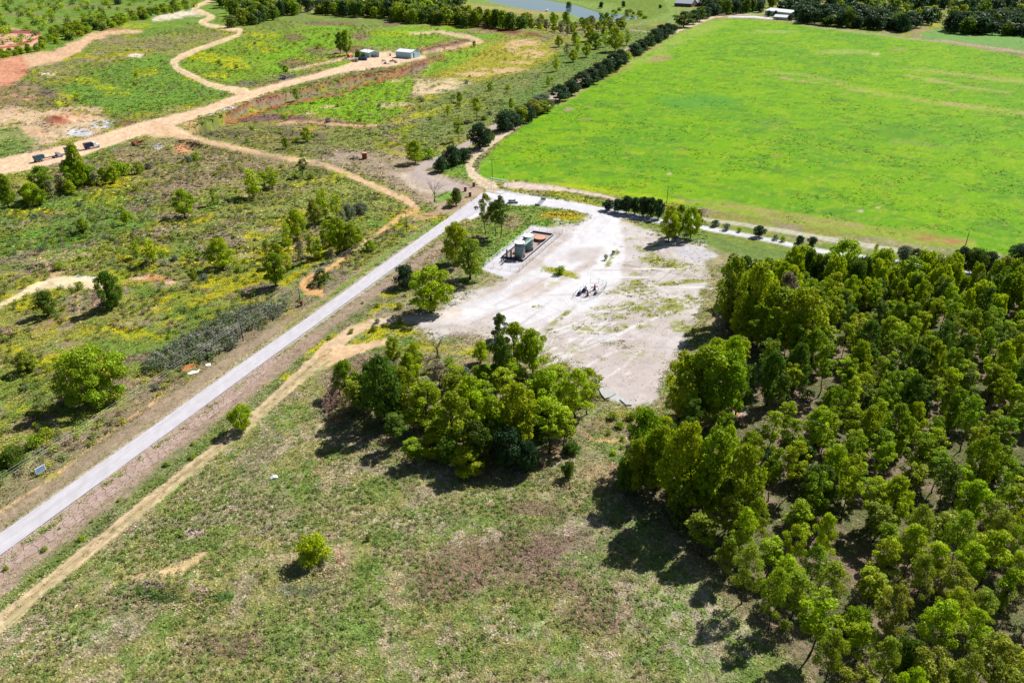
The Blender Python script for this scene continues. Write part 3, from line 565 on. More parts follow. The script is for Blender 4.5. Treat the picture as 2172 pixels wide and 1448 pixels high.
# ---------------------------------------------------------------- helpers: blender
def tag(o, label=None, cat=None, group=None, kind=None):
    if label: o["label"] = label
    if cat: o["category"] = cat
    if group: o["group"] = group
    if kind: o["kind"] = kind
    return o
def mesh_np(name, verts, faces, mat=None, col=None, smooth=False, loopn=None):
    """verts (n,3); faces (m,k) all the same size, k = 3 or 4"""
    me = bpy.data.meshes.new(name)
    verts = np.asarray(verts, np.float32); faces = np.asarray(faces, np.int32)
    m, k = faces.shape
    me.vertices.add(len(verts)); me.vertices.foreach_set("co", verts.ravel())
    me.loops.add(m * k); me.loops.foreach_set("vertex_index", faces.ravel())
    me.polygons.add(m)
    me.polygons.foreach_set("loop_start", np.arange(0, m * k, k, dtype=np.int32))
    me.polygons.foreach_set("loop_total", np.full(m, k, np.int32))
    if smooth: me.polygons.foreach_set("use_smooth", np.ones(m, bool))
    me.update(calc_edges=True)
    if col is not None:
        at = me.color_attributes.new("Col", 'FLOAT_COLOR', 'POINT')
        c4 = np.ones((len(verts), 4), np.float32); c4[:, :3] = col
        at.data.foreach_set("color", c4.ravel())
    if mat: me.materials.append(mat)
    return me
def link(name, me, parent=None, loc=None, rz=None):
    o = bpy.data.objects.new(name, me); COL.objects.link(o)
    if parent: o.parent = parent
    if loc is not None: o.location = loc
    if rz is not None: o.rotation_euler = (0, 0, rz)
    return o
def thing(name, label, cat, loc, rz=0.0, group=None, sc=1.0):
    o = bpy.data.objects.new(name, None); COL.objects.link(o)
    o.location = loc; o.rotation_euler = (0, 0, rz); o.empty_display_size = .5; o.scale = (sc, sc, sc)
    return tag(o, label, cat, group)
class MB:
    def __init__(s): s.v = []; s.f = []
    def box(s, cx, cy, cz, sx, sy, sz, rz=0, tx=1.0, ty=1.0, ox=0.0, bev=0.0):
        """box standing on cz; tx, ty taper of the top, ox shift of the top"""
        b = len(s.v); c, n = cos(rz), sin(rz)
        def add(x, y, z): s.v.append((cx + x * c - y * n, cy + x * n + y * c, z))
        lv = [(0.0, 1 - bev / max(sx, .01), 1 - bev / max(sy, .01)), (bev, 1, 1), (sz - bev, tx, ty), (sz, tx * (1 - 2 * bev / max(sx, .01)), ty * (1 - 2 * bev / max(sy, .01)))] if bev > 0 else [(0, 1, 1), (sz, tx, ty)]
        for (h, fx, fy) in lv:
            sh = ox * h / sz
            for qx, qy in ((-1, -1), (1, -1), (1, 1), (-1, 1)):
                add(qx * sx / 2 * fx + sh, qy * sy / 2 * fy, cz + h)
        L = len(lv)
        s.f.append((b + 3, b + 2, b + 1, b))
        for l in range(L - 1):
            for i in range(4):
                j = (i + 1) % 4
                s.f.append((b + 4 * l + i, b + 4 * l + j, b + 4 * l + 4 + j, b + 4 * l + 4 + i))
        t = b + 4 * (L - 1); s.f.append((t, t + 1, t + 2, t + 3))
        return s
    def tube(s, pts, radii, n=6, cap=True):
        pts = [np.array(p, float) for p in pts]
        if not hasattr(radii, '__len__'): radii = [radii] * len(pts)
        b = len(s.v)
        for i, p in enumerate(pts):
            d = pts[min(i + 1, len(pts) - 1)] - pts[max(i - 1, 0)]
            d = d / (np.linalg.norm(d) + 1e-9)
            a = np.array((0, 0, 1.0)) if abs(d[2]) < .9 else np.array((1.0, 0, 0))
            e1 = np.cross(d, a); e1 /= np.linalg.norm(e1); e2 = np.cross(d, e1)
            for k in range(n):
                t = 2 * pi * k / n
                q = p + (e1 * cos(t) + e2 * sin(t)) * radii[i]
                s.v.append(tuple(q))
        for i in range(len(pts) - 1):
            for k in range(n):
                j = (k + 1) % n
                s.f.append((b + i * n + k, b + i * n + j, b + (i + 1) * n + j, b + (i + 1) * n + k))
        if cap:
            s.f.append(tuple(b + k for k in range(n))[::-1])
            e = b + (len(pts) - 1) * n
            s.f.append(tuple(e + k for k in range(n)))
        return s
    def lathe(s, cx, cy, prof, n=24):
        b = len(s.v)
        for (r, z) in prof:
            for k in range(n):
                t = 2 * pi * k / n
                s.v.append((cx + r * cos(t), cy + r * sin(t), z))
        for i in range(len(prof) - 1):
            for k in range(n):
                j = (k + 1) % n
                s.f.append((b + i * n + k, b + i * n + j, b + (i + 1) * n + j, b + (i + 1) * n + k))
        s.f.append(tuple(b + k for k in range(n))[::-1])
        e = b + (len(prof) - 1) * n
        s.f.append(tuple(e + k for k in range(n)))
        return s
    def prism(s, prof, y0, y1):
        """side profile [(x, z)] extruded along y"""
        b = len(s.v); n = len(prof)
        for y in (y0, y1):
            for (x, z) in prof: s.v.append((x, y, z))
        s.f.append(tuple(b + i for i in range(n))); s.f.append(tuple(b + n + i for i in range(n))[::-1])
        for i in range(n):
            j = (i + 1) % n
            s.f.append((b + j, b + i, b + n + i, b + n + j))
        return s
    def quad(s, a, b_, c, d):
        b = len(s.v); s.v += [a, b_, c, d]; s.f.append((b, b + 1, b + 2, b + 3)); return s
    def build(s, name, mat, parent=None, smooth=False, label=None):
        me = bpy.data.meshes.new(name); me.from_pydata(s.v, [], s.f); me.update()
        if smooth:
            me.polygons.foreach_set("use_smooth", np.ones(len(me.polygons), bool))
        me.materials.append(mat)
        o = link(name, me, parent)
        if label: o["label"] = label
        return o

def new_mat(name):
    m = bpy.data.materials.new(name); m.use_nodes = True
    return m, m.node_tree, m.node_tree.nodes["Principled BSDF"]
def simple(name, rgb, rough=.6, metal=0.0, var=.25, scale=3.0, k=1.5, spec=.4):
    m, nt, p = new_mat(name)
    c = alb(rgb, k)
    tc = nt.nodes.new("ShaderNodeTexCoord")
    nz = nt.nodes.new("ShaderNodeTexNoise"); nz.inputs["Scale"].default_value = scale; nz.inputs["Detail"].default_value = 5
    nt.links.new(tc.outputs["Object"], nz.inputs["Vector"])
    cr = nt.nodes.new("ShaderNodeValToRGB")
    cr.color_ramp.elements[0].position = .3; cr.color_ramp.elements[1].position = .7
    cr.color_ramp.elements[0].color = tuple(max(0, q * (1 - var)) for q in c) + (1,)
    cr.color_ramp.elements[1].color = tuple(min(1, q * (1 + var * .6)) for q in c) + (1,)
    nt.links.new(nz.outputs["Fac"], cr.inputs["Fac"]); nt.links.new(cr.outputs["Color"], p.inputs["Base Color"])
    p.inputs["Roughness"].default_value = rough; p.inputs["Metallic"].default_value = metal
    p.inputs["Specular IOR Level"].default_value = spec
    return m
def attr_mat(name, rough=.9, objcol=False, transl=0.0, bump=None, noise=None, spec=.15):
    m, nt, p = new_mat(name)
    at = nt.nodes.new("ShaderNodeAttribute"); at.attribute_name = "Col"
    out = at.outputs["Color"]
    def mul(a, b, asval=False):
        mx = nt.nodes.new("ShaderNodeMix"); mx.data_type = 'RGBA'; mx.blend_type = 'MULTIPLY'; mx.inputs[0].default_value = 1.0
        nt.links.new(a, mx.inputs[6]); nt.links.new(b, mx.inputs[7]); return mx.outputs[2]
    if objcol:
        oi = nt.nodes.new("ShaderNodeObjectInfo"); out = mul(out, oi.outputs["Color"])
    geo = nt.nodes.new("ShaderNodeNewGeometry")
    if noise:
        for (sc, lo, hi) in noise:
            nz = nt.nodes.new("ShaderNodeTexNoise"); nz.inputs["Scale"].default_value = sc; nz.inputs["Detail"].default_value = 3
            nt.links.new(geo.outputs["Position"], nz.inputs["Vector"])
            mr = nt.nodes.new("ShaderNodeMapRange"); mr.inputs[1].default_value = .3; mr.inputs[2].default_value = .7; mr.inputs[3].default_value = lo; mr.inputs[4].default_value = hi
            nt.links.new(nz.outputs["Fac"], mr.inputs[0])
            out = mul(out, mr.outputs[0])
    nt.links.new(out, p.inputs["Base Color"])
    p.inputs["Roughness"].default_value = rough; p.inputs["Specular IOR Level"].default_value = spec
    if bump:
        nz = nt.nodes.new("ShaderNodeTexNoise"); nz.inputs["Scale"].default_value = bump[0]; nz.inputs["Detail"].default_value = 4
        nt.links.new(geo.outputs["Position"], nz.inputs["Vector"])
        bp = nt.nodes.new("ShaderNodeBump"); bp.inputs["Strength"].default_value = bump[1]; bp.inputs["Distance"].default_value = bump[2]
        nt.links.new(nz.outputs["Fac"], bp.inputs["Height"]); nt.links.new(bp.outputs[0], p.inputs["Normal"])
    if transl > 0:
        tr = nt.nodes.new("ShaderNodeBsdfTranslucent"); nt.links.new(out, tr.inputs[0])
        ms = nt.nodes.new("ShaderNodeMixShader"); ms.inputs[0].default_value = transl
        nt.links.new(p.outputs[0], ms.inputs[1]); nt.links.new(tr.outputs[0], ms.inputs[2])
        nt.links.new(ms.outputs[0], nt.nodes["Material Output"].inputs[0])
    return m

M_GROUND = attr_mat("soil_and_herbs", .95, noise=[(1.6, .86, 1.14), (6.0, .9, 1.1)], bump=(2.2, .5, .35), spec=.05)
M_GRASS = attr_mat("hay_grass", .9, noise=[(1.1, .9, 1.1)], bump=(1.6, .55, .4), spec=.05)
M_DIRT = attr_mat("packed_dirt", .95, noise=[(1.2, .94, 1.06), (7.0, .94, 1.06)], bump=(3.0, .25, .1), spec=.05)
M_LEAF = attr_mat("leaves", .6, objcol=True, transl=.42, spec=.2)
M_TUFT = attr_mat("herb_leaves", .8, transl=.30, spec=.1)
M_BARK = simple("bark", (120, 104, 96), .95, scale=2, k=.45)
M_BARKW = simple("bare_bark", (176, 164, 160), .95, scale=2, k=.9)

# ---------------------------------------------------------------- the ground, one grid split by surface
def build_ground():
    us = np.concatenate([[-9000, -5000, -3000, -2000, -1300, -900, -600, -400, -280, -190, -130, -90], np.arange(-60, 2235, 3.0), [2262, 2302, 2362, 2450, 2570, 2770, 3070, 3470, 4172, 5172, 7172, 11172]])
    vs = np.concatenate([[-160, -152, -144, -134, -122, -108, -95, -84, -74, -65, -58, -52, -46, -42, -38, -34], np.arange(-30, 60, 1.6), np.arange(60, 240, 2.0), np.arange(240, 1500, 2.6), [1512, 1535, 1570, 1630, 1720, 1850, 2050, 2400, 3000]])
    U, V = np.meshgrid(us, vs)
    nv, nu = U.shape
    x, y = ray0(U.ravel(), V.ravel())
    z = hgt(x, y)
    u2, v2 = proj(x, y, z)
    col, cls, den = paint(u2, v2, x, y)
    # fine relief of the rough ground and of the hay field
    z = z + den * (v2 > -20) * (0.22 * (fbm(x, y, 1.7, 2, 71) - .5) + .25 * (fbm(x, y, 4.5, 2, 72) - .5))
    z = z + (cls == 1) * 0.10 * (fbm(x, y, 2.2, 2, 73) - .5)
    z = z - (cls == 4) * .12
    cls[cls == 4] = 0
    co = np.stack([x, y, z], 1)
    I = np.arange(nv * nu).reshape(nv, nu)
    f = np.stack([I[1:, :-1].ravel(), I[1:, 1:].ravel(), I[:-1, 1:].ravel(), I[:-1, :-1].ravel()], 1)
    fc = cls[f[:, 0]]
    for k, nm, mt in ((0, 'ground', M_GROUND), (1, 'field', M_GRASS), (2, 'dirt_track', M_DIRT), (3, 'gravel_yard', M_DIRT)):
        ff = f[fc == k]
        used = np.unique(ff); mp = np.zeros(len(co), np.int64); mp[used] = np.arange(len(used))
        me = mesh_np(nm, co[used], mp[ff], mt, col[used], smooth=True)
        tag(link(nm, me), kind='structure')
build_ground()

# ---------------------------------------------------------------- asphalt road with its cracked old shoulder
def edge_at(pts, n):
    w = np.array([ray0(*p) for p in pts]); s = np.concatenate([[0], np.cumsum(np.hypot(*np.diff(w, axis=0).T))])
    t = np.linspace(0, 1, n) * s[-1]
    return np.stack([np.interp(t, s, w[:, 0]), np.interp(t, s, w[:, 1])], 1)
def strip(name, A, B, m, dz, mat, na=9, ext=None, wob=0.0):
    n = len(A); t = np.linspace(0, 1, na)
    xy = A[:, None, :] * (1 - t)[None, :, None] + B[:, None, :] * t[None, :, None]
    x = xy[..., 0].ravel(); y = xy[..., 1].ravel()
    if wob:
        e = np.broadcast_to((np.abs(t - .5) * 2) ** 4, (n, na)).ravel()
        x = x + wob * e * (fbm(x, y, 3, 2, 95) - .5) * 2; y = y - wob * e * (fbm(x, y, 2.3, 2, 96) - .5) * 2
    z = hgt(x, y) + dz
    # a straight skirt keeps the edge on the ground
    I = np.arange(n * na).reshape(n, na)
    f = np.stack([I[:-1, :-1].ravel(), I[:-1, 1:].ravel(), I[1:, 1:].ravel(), I[1:, :-1].ravel()], 1)
    me = mesh_np(name, np.stack([x, y, z], 1), f, mat, smooth=True)
    uv = me.uv_layers.new(name="UVMap")
    L = np.concatenate([[0], np.cumsum(np.hypot(*np.diff((A + B) / 2, axis=0).T))]); Wd = np.hypot(*(B - A).T)
    uu = np.broadcast_to(L[:, None], (n, na)).ravel(); vv = (Wd[:, None] * t[None, :]).ravel()
    idx = f.ravel(); uv.data.foreach_set("uv", np.stack([uu[idx], vv[idx]], 1).astype(np.float32).ravel())
    return link(name, me)
def road_mat():
    m, nt, p = new_mat("pale_concrete")
    uvn = nt.nodes.new("ShaderNodeUVMap"); sep = nt.nodes.new("ShaderNodeSeparateXYZ"); nt.links.new(uvn.outputs[0], sep.inputs[0])
    n1 = nt.nodes.new("ShaderNodeTexNoise"); n1.inputs["Scale"].default_value = .35; n1.inputs["Detail"].default_value = 6; nt.links.new(uvn.outputs[0], n1.inputs["Vector"])
    mp = nt.nodes.new("ShaderNodeMapping"); mp.inputs["Scale"].default_value = (.03, 2.0, 1); nt.links.new(uvn.outputs[0], mp.inputs[0])
    n2 = nt.nodes.new("ShaderNodeTexNoise"); n2.inputs["Scale"].default_value = 1; n2.inputs["Detail"].default_value = 4; nt.links.new(mp.outputs[0], n2.inputs["Vector"])
    ad = nt.nodes.new("ShaderNodeMath"); ad.operation = 'ADD'; nt.links.new(n1.outputs[0], ad.inputs[0]); nt.links.new(n2.outputs[0], ad.inputs[1])
    cr = nt.nodes.new("ShaderNodeValToRGB"); cr.color_ramp.elements[0].position = .35; cr.color_ramp.elements[1].position = .65
    cr.color_ramp.elements[0].color = alb((206, 203, 210)) + (1,); cr.color_ramp.elements[1].color = alb((232, 230, 238)) + (1,)
    hf = nt.nodes.new("ShaderNodeMath"); hf.operation = 'MULTIPLY'; hf.inputs[1].default_value = .5; nt.links.new(ad.outputs[0], hf.inputs[0]); nt.links.new(hf.outputs[0], cr.inputs[0])
    # joint along the middle: thin darker band
    cmp_ = nt.nodes.new("ShaderNodeMath"); cmp_.operation = 'COMPARE'; cmp_.inputs[1].default_value = 3.0; cmp_.inputs[2].default_value = .09; nt.links.new(sep.outputs[1], cmp_.inputs[0])
    n3 = nt.nodes.new("ShaderNodeTexNoise"); n3.inputs["Scale"].default_value = .12; nt.links.new(uvn.outputs[0], n3.inputs["Vector"])
    ml = nt.nodes.new("ShaderNodeMath"); ml.operation = 'MULTIPLY'; nt.links.new(cmp_.outputs[0], ml.inputs[0]); nt.links.new(n3.outputs[0], ml.inputs[1])
    mx = nt.nodes.new("ShaderNodeMix"); mx.data_type = 'RGBA'; mx.inputs[7].default_value = alb((196, 190, 196)) + (1,)
    nt.links.new(ml.outputs[0], mx.inputs[0]); nt.links.new(cr.outputs[0], mx.inputs[6]); nt.links.new(mx.outputs[2], p.inputs["Base Color"])
    p.inputs["Roughness"].default_value = .9; p.inputs["Specular IOR Level"].default_value = .15
    return m
def crack_mat():
    m, nt, p = new_mat("cracked_asphalt")
    uvn = nt.nodes.new("ShaderNodeUVMap")
    nz = nt.nodes.new("ShaderNodeTexNoise"); nz.inputs["Scale"].default_value = .7; nt.links.new(uvn.outputs[0], nz.inputs["Vector"])
    ad = nt.nodes.new("ShaderNodeMix"); ad.data_type = 'RGBA'; ad.blend_type = 'ADD'; ad.inputs[0].default_value = .5; nt.links.new(uvn.outputs[0], ad.inputs[6]); nt.links.new(nz.outputs["Color"], ad.inputs[7])
    mp = nt.nodes.new("ShaderNodeMapping"); mp.inputs["Scale"].default_value = (.45, .95, 1); nt.links.new(ad.outputs[2], mp.inputs[0])
    vo = nt.nodes.new("ShaderNodeTexVoronoi"); vo.feature = 'DISTANCE_TO_EDGE'; vo.inputs["Scale"].default_value = 1.0; vo.inputs["Randomness"].default_value = .55; nt.links.new(mp.outputs[0], vo.inputs["Vector"])
    st = nt.nodes.new("ShaderNodeMapRange"); st.inputs[1].default_value = .015; st.inputs[2].default_value = .07; nt.links.new(vo.outputs["Distance"], st.inputs[0])
    n2 = nt.nodes.new("ShaderNodeTexNoise"); n2.inputs["Scale"].default_value = .5; n2.inputs["Detail"].default_value = 6; nt.links.new(uvn.outputs[0], n2.inputs["Vector"])
    cr = nt.nodes.new("ShaderNodeValToRGB"); cr.color_ramp.elements[0].position = .3; cr.color_ramp.elements[1].position = .7
    cr.color_ramp.elements[0].color = alb((184, 158, 146)) + (1,); cr.color_ramp.elements[1].color = alb((214, 192, 180)) + (1,)
    nt.links.new(n2.outputs[0], cr.inputs[0])
    mx = nt.nodes.new("ShaderNodeMix"); mx.data_type = 'RGBA'; mx.inputs[6].default_value = alb((128, 108, 96)) + (1,)
    nt.links.new(st.outputs[0], mx.inputs[0]); nt.links.new(cr.outputs[0], mx.inputs[7]); nt.links.new(mx.outputs[2], p.inputs["Base Color"])
    p.inputs["Roughness"].default_value = .95; p.inputs["Specular IOR Level"].default_value = .1
    return m
A = edge_at(ROAD_L, 260); B = edge_at(ROAD_R, 260)
tag(strip('road', A, B, 0, .09, road_mat()), kind='structure')
SH_A = [(-400, 1472), (0, 1180), (250, 998), (500, 814), (600, 741)]
SH_B = [(-400, 1530), (0, 1223), (150, 1118), (250, 1040), (350, 965), (430, 897), (520, 830), (600, 756)]
tag(strip('cracked_shoulder', edge_at(SH_A, 200), edge_at(SH_B, 200), 0, .05, crack_mat(), wob=.5), kind='structure')
# pond water
def pond():
    m, nt, p = new_mat("pond_water")
    p.inputs["Base Color"].default_value = (.06, .12, .17, 1); p.inputs["Roughness"].default_value = .06; p.inputs["IOR"].default_value = 1.33
    p.inputs["Specular IOR Level"].default_value = 1.0
    nz = nt.nodes.new("ShaderNodeTexNoise"); nz.inputs["Scale"].default_value = .6
    bp = nt.nodes.new("ShaderNodeBump"); bp.inputs["Strength"].default_value = .05; bp.inputs["Distance"].default_value = .1
    nt.links.new(nz.outputs[0], bp.inputs["Height"]); nt.links.new(bp.outputs[0], p.inputs["Normal"])
    x0, y0 = ray0(960, 55); x1, y1 = ray0(1400, 55); _, y2 = ray0(1100, -34); xl, _ = ray0(940, -34); xr, _ = ray0(1420, -34)
    mb = MB(); mb.quad((x0, y0, -.7), (x1, y0, -.7), (xr, y2, -.7), (xl, y2, -.7))
    tag(mb.build('pond', m), kind='structure')
pond()
# ---------------------------------------------------------------- plants
RNG = np.random.default_rng(7)
def leaves(centers, normals, size, rng, flat=.55, aspect=.7):
    """one little rhomb per leaf spray"""
    n = len(centers)
    nn = normals + rng.normal(0, flat, (n, 3)); nn /= np.linalg.norm(nn, axis=1)[:, None] + 1e-9
    r = rng.normal(0, 1, (n, 3)); t = np.cross(nn, r); t /= np.linalg.norm(t, axis=1)[:, None] + 1e-9
    b = np.cross(nn, t)
    s = size * (0.6 + 0.8 * rng.random(n))[:, None]
    v = np.stack([centers - t * s * .5, centers - b * s * .5 * aspect, centers + t * s * .5, centers + b * s * .5 * aspect], 1)
    f = np.arange(4 * n).reshape(n, 4)
    return v.reshape(-1, 3), f
def crown_np(seed, H, W, z0, nl, lr, nleaf, ls, shape='round', cvar=.28, flat=.55, dome=.35):
    """crown of lobes; returns verts, faces, colour factors. H total height, W width, z0 where foliage starts"""
    rng = np.random.default_rng(seed)
    cs = []; rs = []
    for i in range(nl):
        t = (i + rng.random()) / nl
        z = z0 + (H - z0) * (0.06 + 0.88 * t)
        if shape == 'round': env = math.sqrt(max(.05, 1 - (2 * t - .9) ** 2 / 1.25))
        elif shape == 'umbrella': env = .35 + .65 * math.sin(pi * min(1, .25 + t * .75))
        elif shape == 'column': env = .75 - .35 * abs(2 * t - .8)
        else: env = .55 + .45 * math.sin(pi * t)
        r = W * lr * (0.7 + .6 * rng.random())
        a = i * 2.39996 + rng.random() * .9
        d = max(0, W * .5 * env - r * .7) * (rng.random() ** .45)
        cs.append((cos(a) * d, sin(a) * d, min(z, H - r * .8))); rs.append(r)
    cs = np.array(cs); rs = np.array(rs)
    p = rs ** 2 / np.sum(rs ** 2)
    k = rng.choice(nl, nleaf, p=p)
    dr = rng.normal(0, 1, (nleaf, 3)); dr[:, 2] = dr[:, 2] * .9 + dome; dr /= np.linalg.norm(dr, axis=1)[:, None]
    rad = (0.5 + 0.6 * rng.random(nleaf) ** .6)
    # bumps on the lobe surface so that the outline stays ragged
    rad *= .86 + .30 * vn(dr[:, 0] * 3 + k * 7.3, dr[:, 1] * 3 + dr[:, 2] * 3.7, seed)
    pos = cs[k] + dr * (rs[k] * rad)[:, None] * np.array((1, 1, .85))
    keep = pos[:, 2] > z0 * .55 + .1
    pos = pos[keep]; dr = dr[keep]; k = k[keep]
    v, f = leaves(pos, dr, ls, rng, flat)
    lobev = (1 + cvar * .6 * (rng.random(nl) - .5) * 2)[k]
    lv = lobev * (1 + cvar * (rng.random(len(pos)) - .5) * 2)
    hue = 1 + .12 * (rng.random(nl) - .5)[k] + .12 * (rng.random(len(pos)) - .5)
    c = np.stack([lv * hue, lv, lv * (2 - hue) * .9], 1)
    return v, f, np.repeat(c, 4, 0), cs, rs
def trunk_np(seed, H, z0, cs, rs, r0, lean=.05, nl=6, mat=None, dead=False):
    rng = np.random.default_rng(seed + 900)
    mb = MB()
    lx, ly = rng.normal(0, lean, 2) * H
    top = np.array((lx, ly, H * .82)); pts = []
    for t in (0, .12, .35, .6, .82, 1):
        pts.append((top[0] * t ** 1.4 + rng.normal(0, .012) * H * (t > 0), top[1] * t ** 1.4 + rng.normal(0, .012) * H * (t > 0), top[2] * t))
    rr = [r0 * 1.45, r0, r0 * .8, r0 * .58, r0 * .34, r0 * .12]
    mb.tube(pts, rr, 6)
    order = rng.permutation(len(cs))[:nl]
    for i in order:
        c = cs[i]; t = np.clip((c[2] - rs[i] * .9) / top[2], .18, .8) * (.6 + .25 * rng.random())
        tt = [0, .12, .35, .6, .82, 1]
        base = np.array([np.interp(t, tt, [p[q] for p in pts]) for q in range(3)])
        mid = base * .5 + c * .5 + np.array((0, 0, -.06 * H)) * rng.random() + rng.normal(0, .015 * H, 3)
        rb = r0 * (1 - t) * .5 + .02
        mb.tube([base, mid, c], [rb, rb * .6, rb * .2], 5)
    return mb

PROTO = {}
def make_proto(kind, i, seed, H, W, z0, nl, lr, nleaf, ls, shape='round', r0=.16, cvar=.28, flat=.55, dome=.35, lean=.05, limbs=6):
    v, f, c, cs, rs = crown_np(seed, H, W, z0, nl, lr, nleaf, ls, shape, cvar, flat, dome)
    me = mesh_np(kind + "_crown", v, f, M_LEAF, c)
    tr = None
    if r0:
        mb = trunk_np(seed, H, z0, cs, rs, r0, lean, limbs)
        tr = bpy.data.meshes.new(kind + "_trunk"); tr.from_pydata(mb.v, [], mb.f); tr.update(); tr.materials.append(M_BARK)
        tr.polygons.foreach_set("use_smooth", np.ones(len(tr.polygons), bool))
    PROTO.setdefault(kind, []).append((me, tr, H, W))
for i in range(5):   # broad, many lobed lone or grove tree
    make_proto('broad', i, 11 + i, 10, 8.0, 1.2, 30, .115, 6500, .36, 'round', .20, lean=.03, limbs=10, flat=.8)
for i in range(6):   # tall thin tree of the thicket, foliage in the upper part
    make_proto('slim', i, 31 + i, 14, 5.6, 4.8, 24, .125, 3600, .33, 'oval', .13, cvar=.32, lean=.07, limbs=8, flat=.8)
for i in range(4):   # feathery tree with an open crown
    make_proto('feather', i, 51 + i, 11.5, 6.6, 3.6, 26, .115, 5000, .26, 'umbrella', .12, cvar=.32, flat=.9, lean=.10, limbs=12, dome=.5)
for i in range(4):   # dense dark oak
    make_proto('oak', i, 71 + i, 8, 9.0, .8, 30, .14, 5000, .45, 'round', .3, cvar=.24, lean=.02, limbs=7, flat=.75)
for i in range(2): make_proto('mound', i, 161 + i, 4.5, 5.4, 0, 26, .15, 4200, .27, 'round', 0, cvar=.26, flat=.8)
make_proto('great', 0, 151, 13, 16.0, .6, 60, .085, 17000, .44, 'round', .5, cvar=.26, lean=.01, limbs=12, flat=.8)
for i in range(5):   # bushes
    make_proto('bush', i, 91 + i, 2.2, 2.6, 0.0, 9, .24, 620, .27, 'round', 0, cvar=.34, flat=.7)
for i in range(3):   # sparse pale sapling
    make_proto('sapling', i, 111 + i, 7, 4.4, 1.0, 10, .17, 850, .36, 'column', .09, cvar=.3, flat=.8, lean=.03, limbs=8)
for i in range(4):   # far trees, fewer larger leaf sprays
    make_proto('far', i, 131 + i, 9, 9.0, .6, 12, .22, 900, 1.0, 'round', .25, cvar=.26, lean=.02, limbs=3)

LIGHT, MID, YEL, DARK, OAK, BLUE, OLV, GRY = (164, 186, 24), (138, 164, 26), (170, 190, 22), (96, 124, 36), (60, 88, 56), (120, 132, 112), (146, 160, 46), (160, 156, 124)
KL = 1.7
TREES = []     # (group key, u, v, object, height, tint name)
tinames = {(76, 104, 60): 'muted green', (158, 180, 40): 'yellowish green', (150, 122, 120): 'grey', LIGHT: 'bright green', MID: 'mid green', YEL: 'yellow green', DARK: 'dark green', OAK: 'deep green', BLUE: 'grey green', OLV: 'olive', GRY: 'pale grey'}
def put_plant(kind, name, u, v, x, y, z, H, W, tint, key, rng, cat='tree', v_i=None):
    ps = PROTO[kind]; me, tr, h0, w0 = ps[rng.integers(len(ps)) if v_i is None else v_i % len(ps)]
    jit = 1 + .16 * (rng.random(3) - .5); jit[2] = jit[0]
    colr = np.clip(lin(tint) / KALB * KL * jit * (1 + .18 * (rng.random() - .5)), .002, .9)
    s = (W / w0, W / w0, H / h0)
    if tr is None:
        o = link(name, me); root = o
    else:
        root = bpy.data.objects.new(name, None); COL.objects.link(root); root.empty_display_size = .5
        o = link('crown', me, root); t = link('trunk', tr, root)
    o.color = tuple(colr) + (1,)
    root.location = (x, y, z - .08); root.scale = s
    root.rotation_euler = (0, 0, rng.random() * 6.283)
    root["category"] = cat
    TREES.append([key, u, v, root, H, W, tinames[tint], name, x, y, kind])
    return root
def tree_px(u, vb, vt, wpx, kind, tint, key, name='tree', cat='tree', seed=None, hk=1.0, v_i=None):
    if kind in ('bush', 'mound') and name == 'tree': name = cat = 'bush'
    x, y, z = P(u, vb)
    a = radians(PITCH) + atan((vt - 724) / F)
    W = wpx / float(pxm(vb)) 
    H = max(1.0, (CAMH - (y + W * .15) * tan(a) / cos(atan((u - 1086) / F)) ** 0 - z) * .97 * hk)
    # horizontal offset matters little, keep the plane y = const
    rng = np.random.default_rng(int(u * 7 + vb * 13) if seed is None else seed)
    return put_plant(kind, name, u, vb, x, y, z, H, W * 1.02, tint, key, rng, cat, v_i)

def inside(u, v, pts): return poly_d(np.atleast_1d(float(u)), np.atleast_1d(float(v)), pts)[0] < 0
def scatter(pts, spacing, seed, lim=4000, vmin=-200, margin=40):
    """Poisson points in world metres inside a polygon given in photo pixels"""
    rng = np.random.default_rng(seed)
    w = np.array([ray0(p[0], max(p[1], -150)) for p in pts])
    lo = w.min(0); hi = w.max(0)
    n = int(min(lim * 40, (hi[0] - lo[0]) * (hi[1] - lo[1]) / spacing ** 2 * 9)) + 10
    q = rng.random((n, 2)) * (hi - lo) + lo
    uu, vv = proj(q[:, 0], q[:, 1])
    ok = (poly_d(uu, vv, pts) < 0)
    q = q[ok]; uu = uu[ok]; vv = vv[ok]
    out = []; g = {}
    for i in range(len(q)):
        c = (int(q[i, 0] // spacing), int(q[i, 1] // spacing)); bad = False
        for dx in (-1, 0, 1):
            for dy in (-1, 0, 1):
                for j in g.get((c[0] + dx, c[1] + dy), ()):
                    if (q[i, 0] - q[j, 0]) ** 2 + (q[i, 1] - q[j, 1]) ** 2 < spacing ** 2: bad = True
        if not bad:
            g.setdefault(c, []).append(i); out.append((q[i, 0], q[i, 1], uu[i], vv[i]))
            if len(out) >= lim: break
    return out, rng

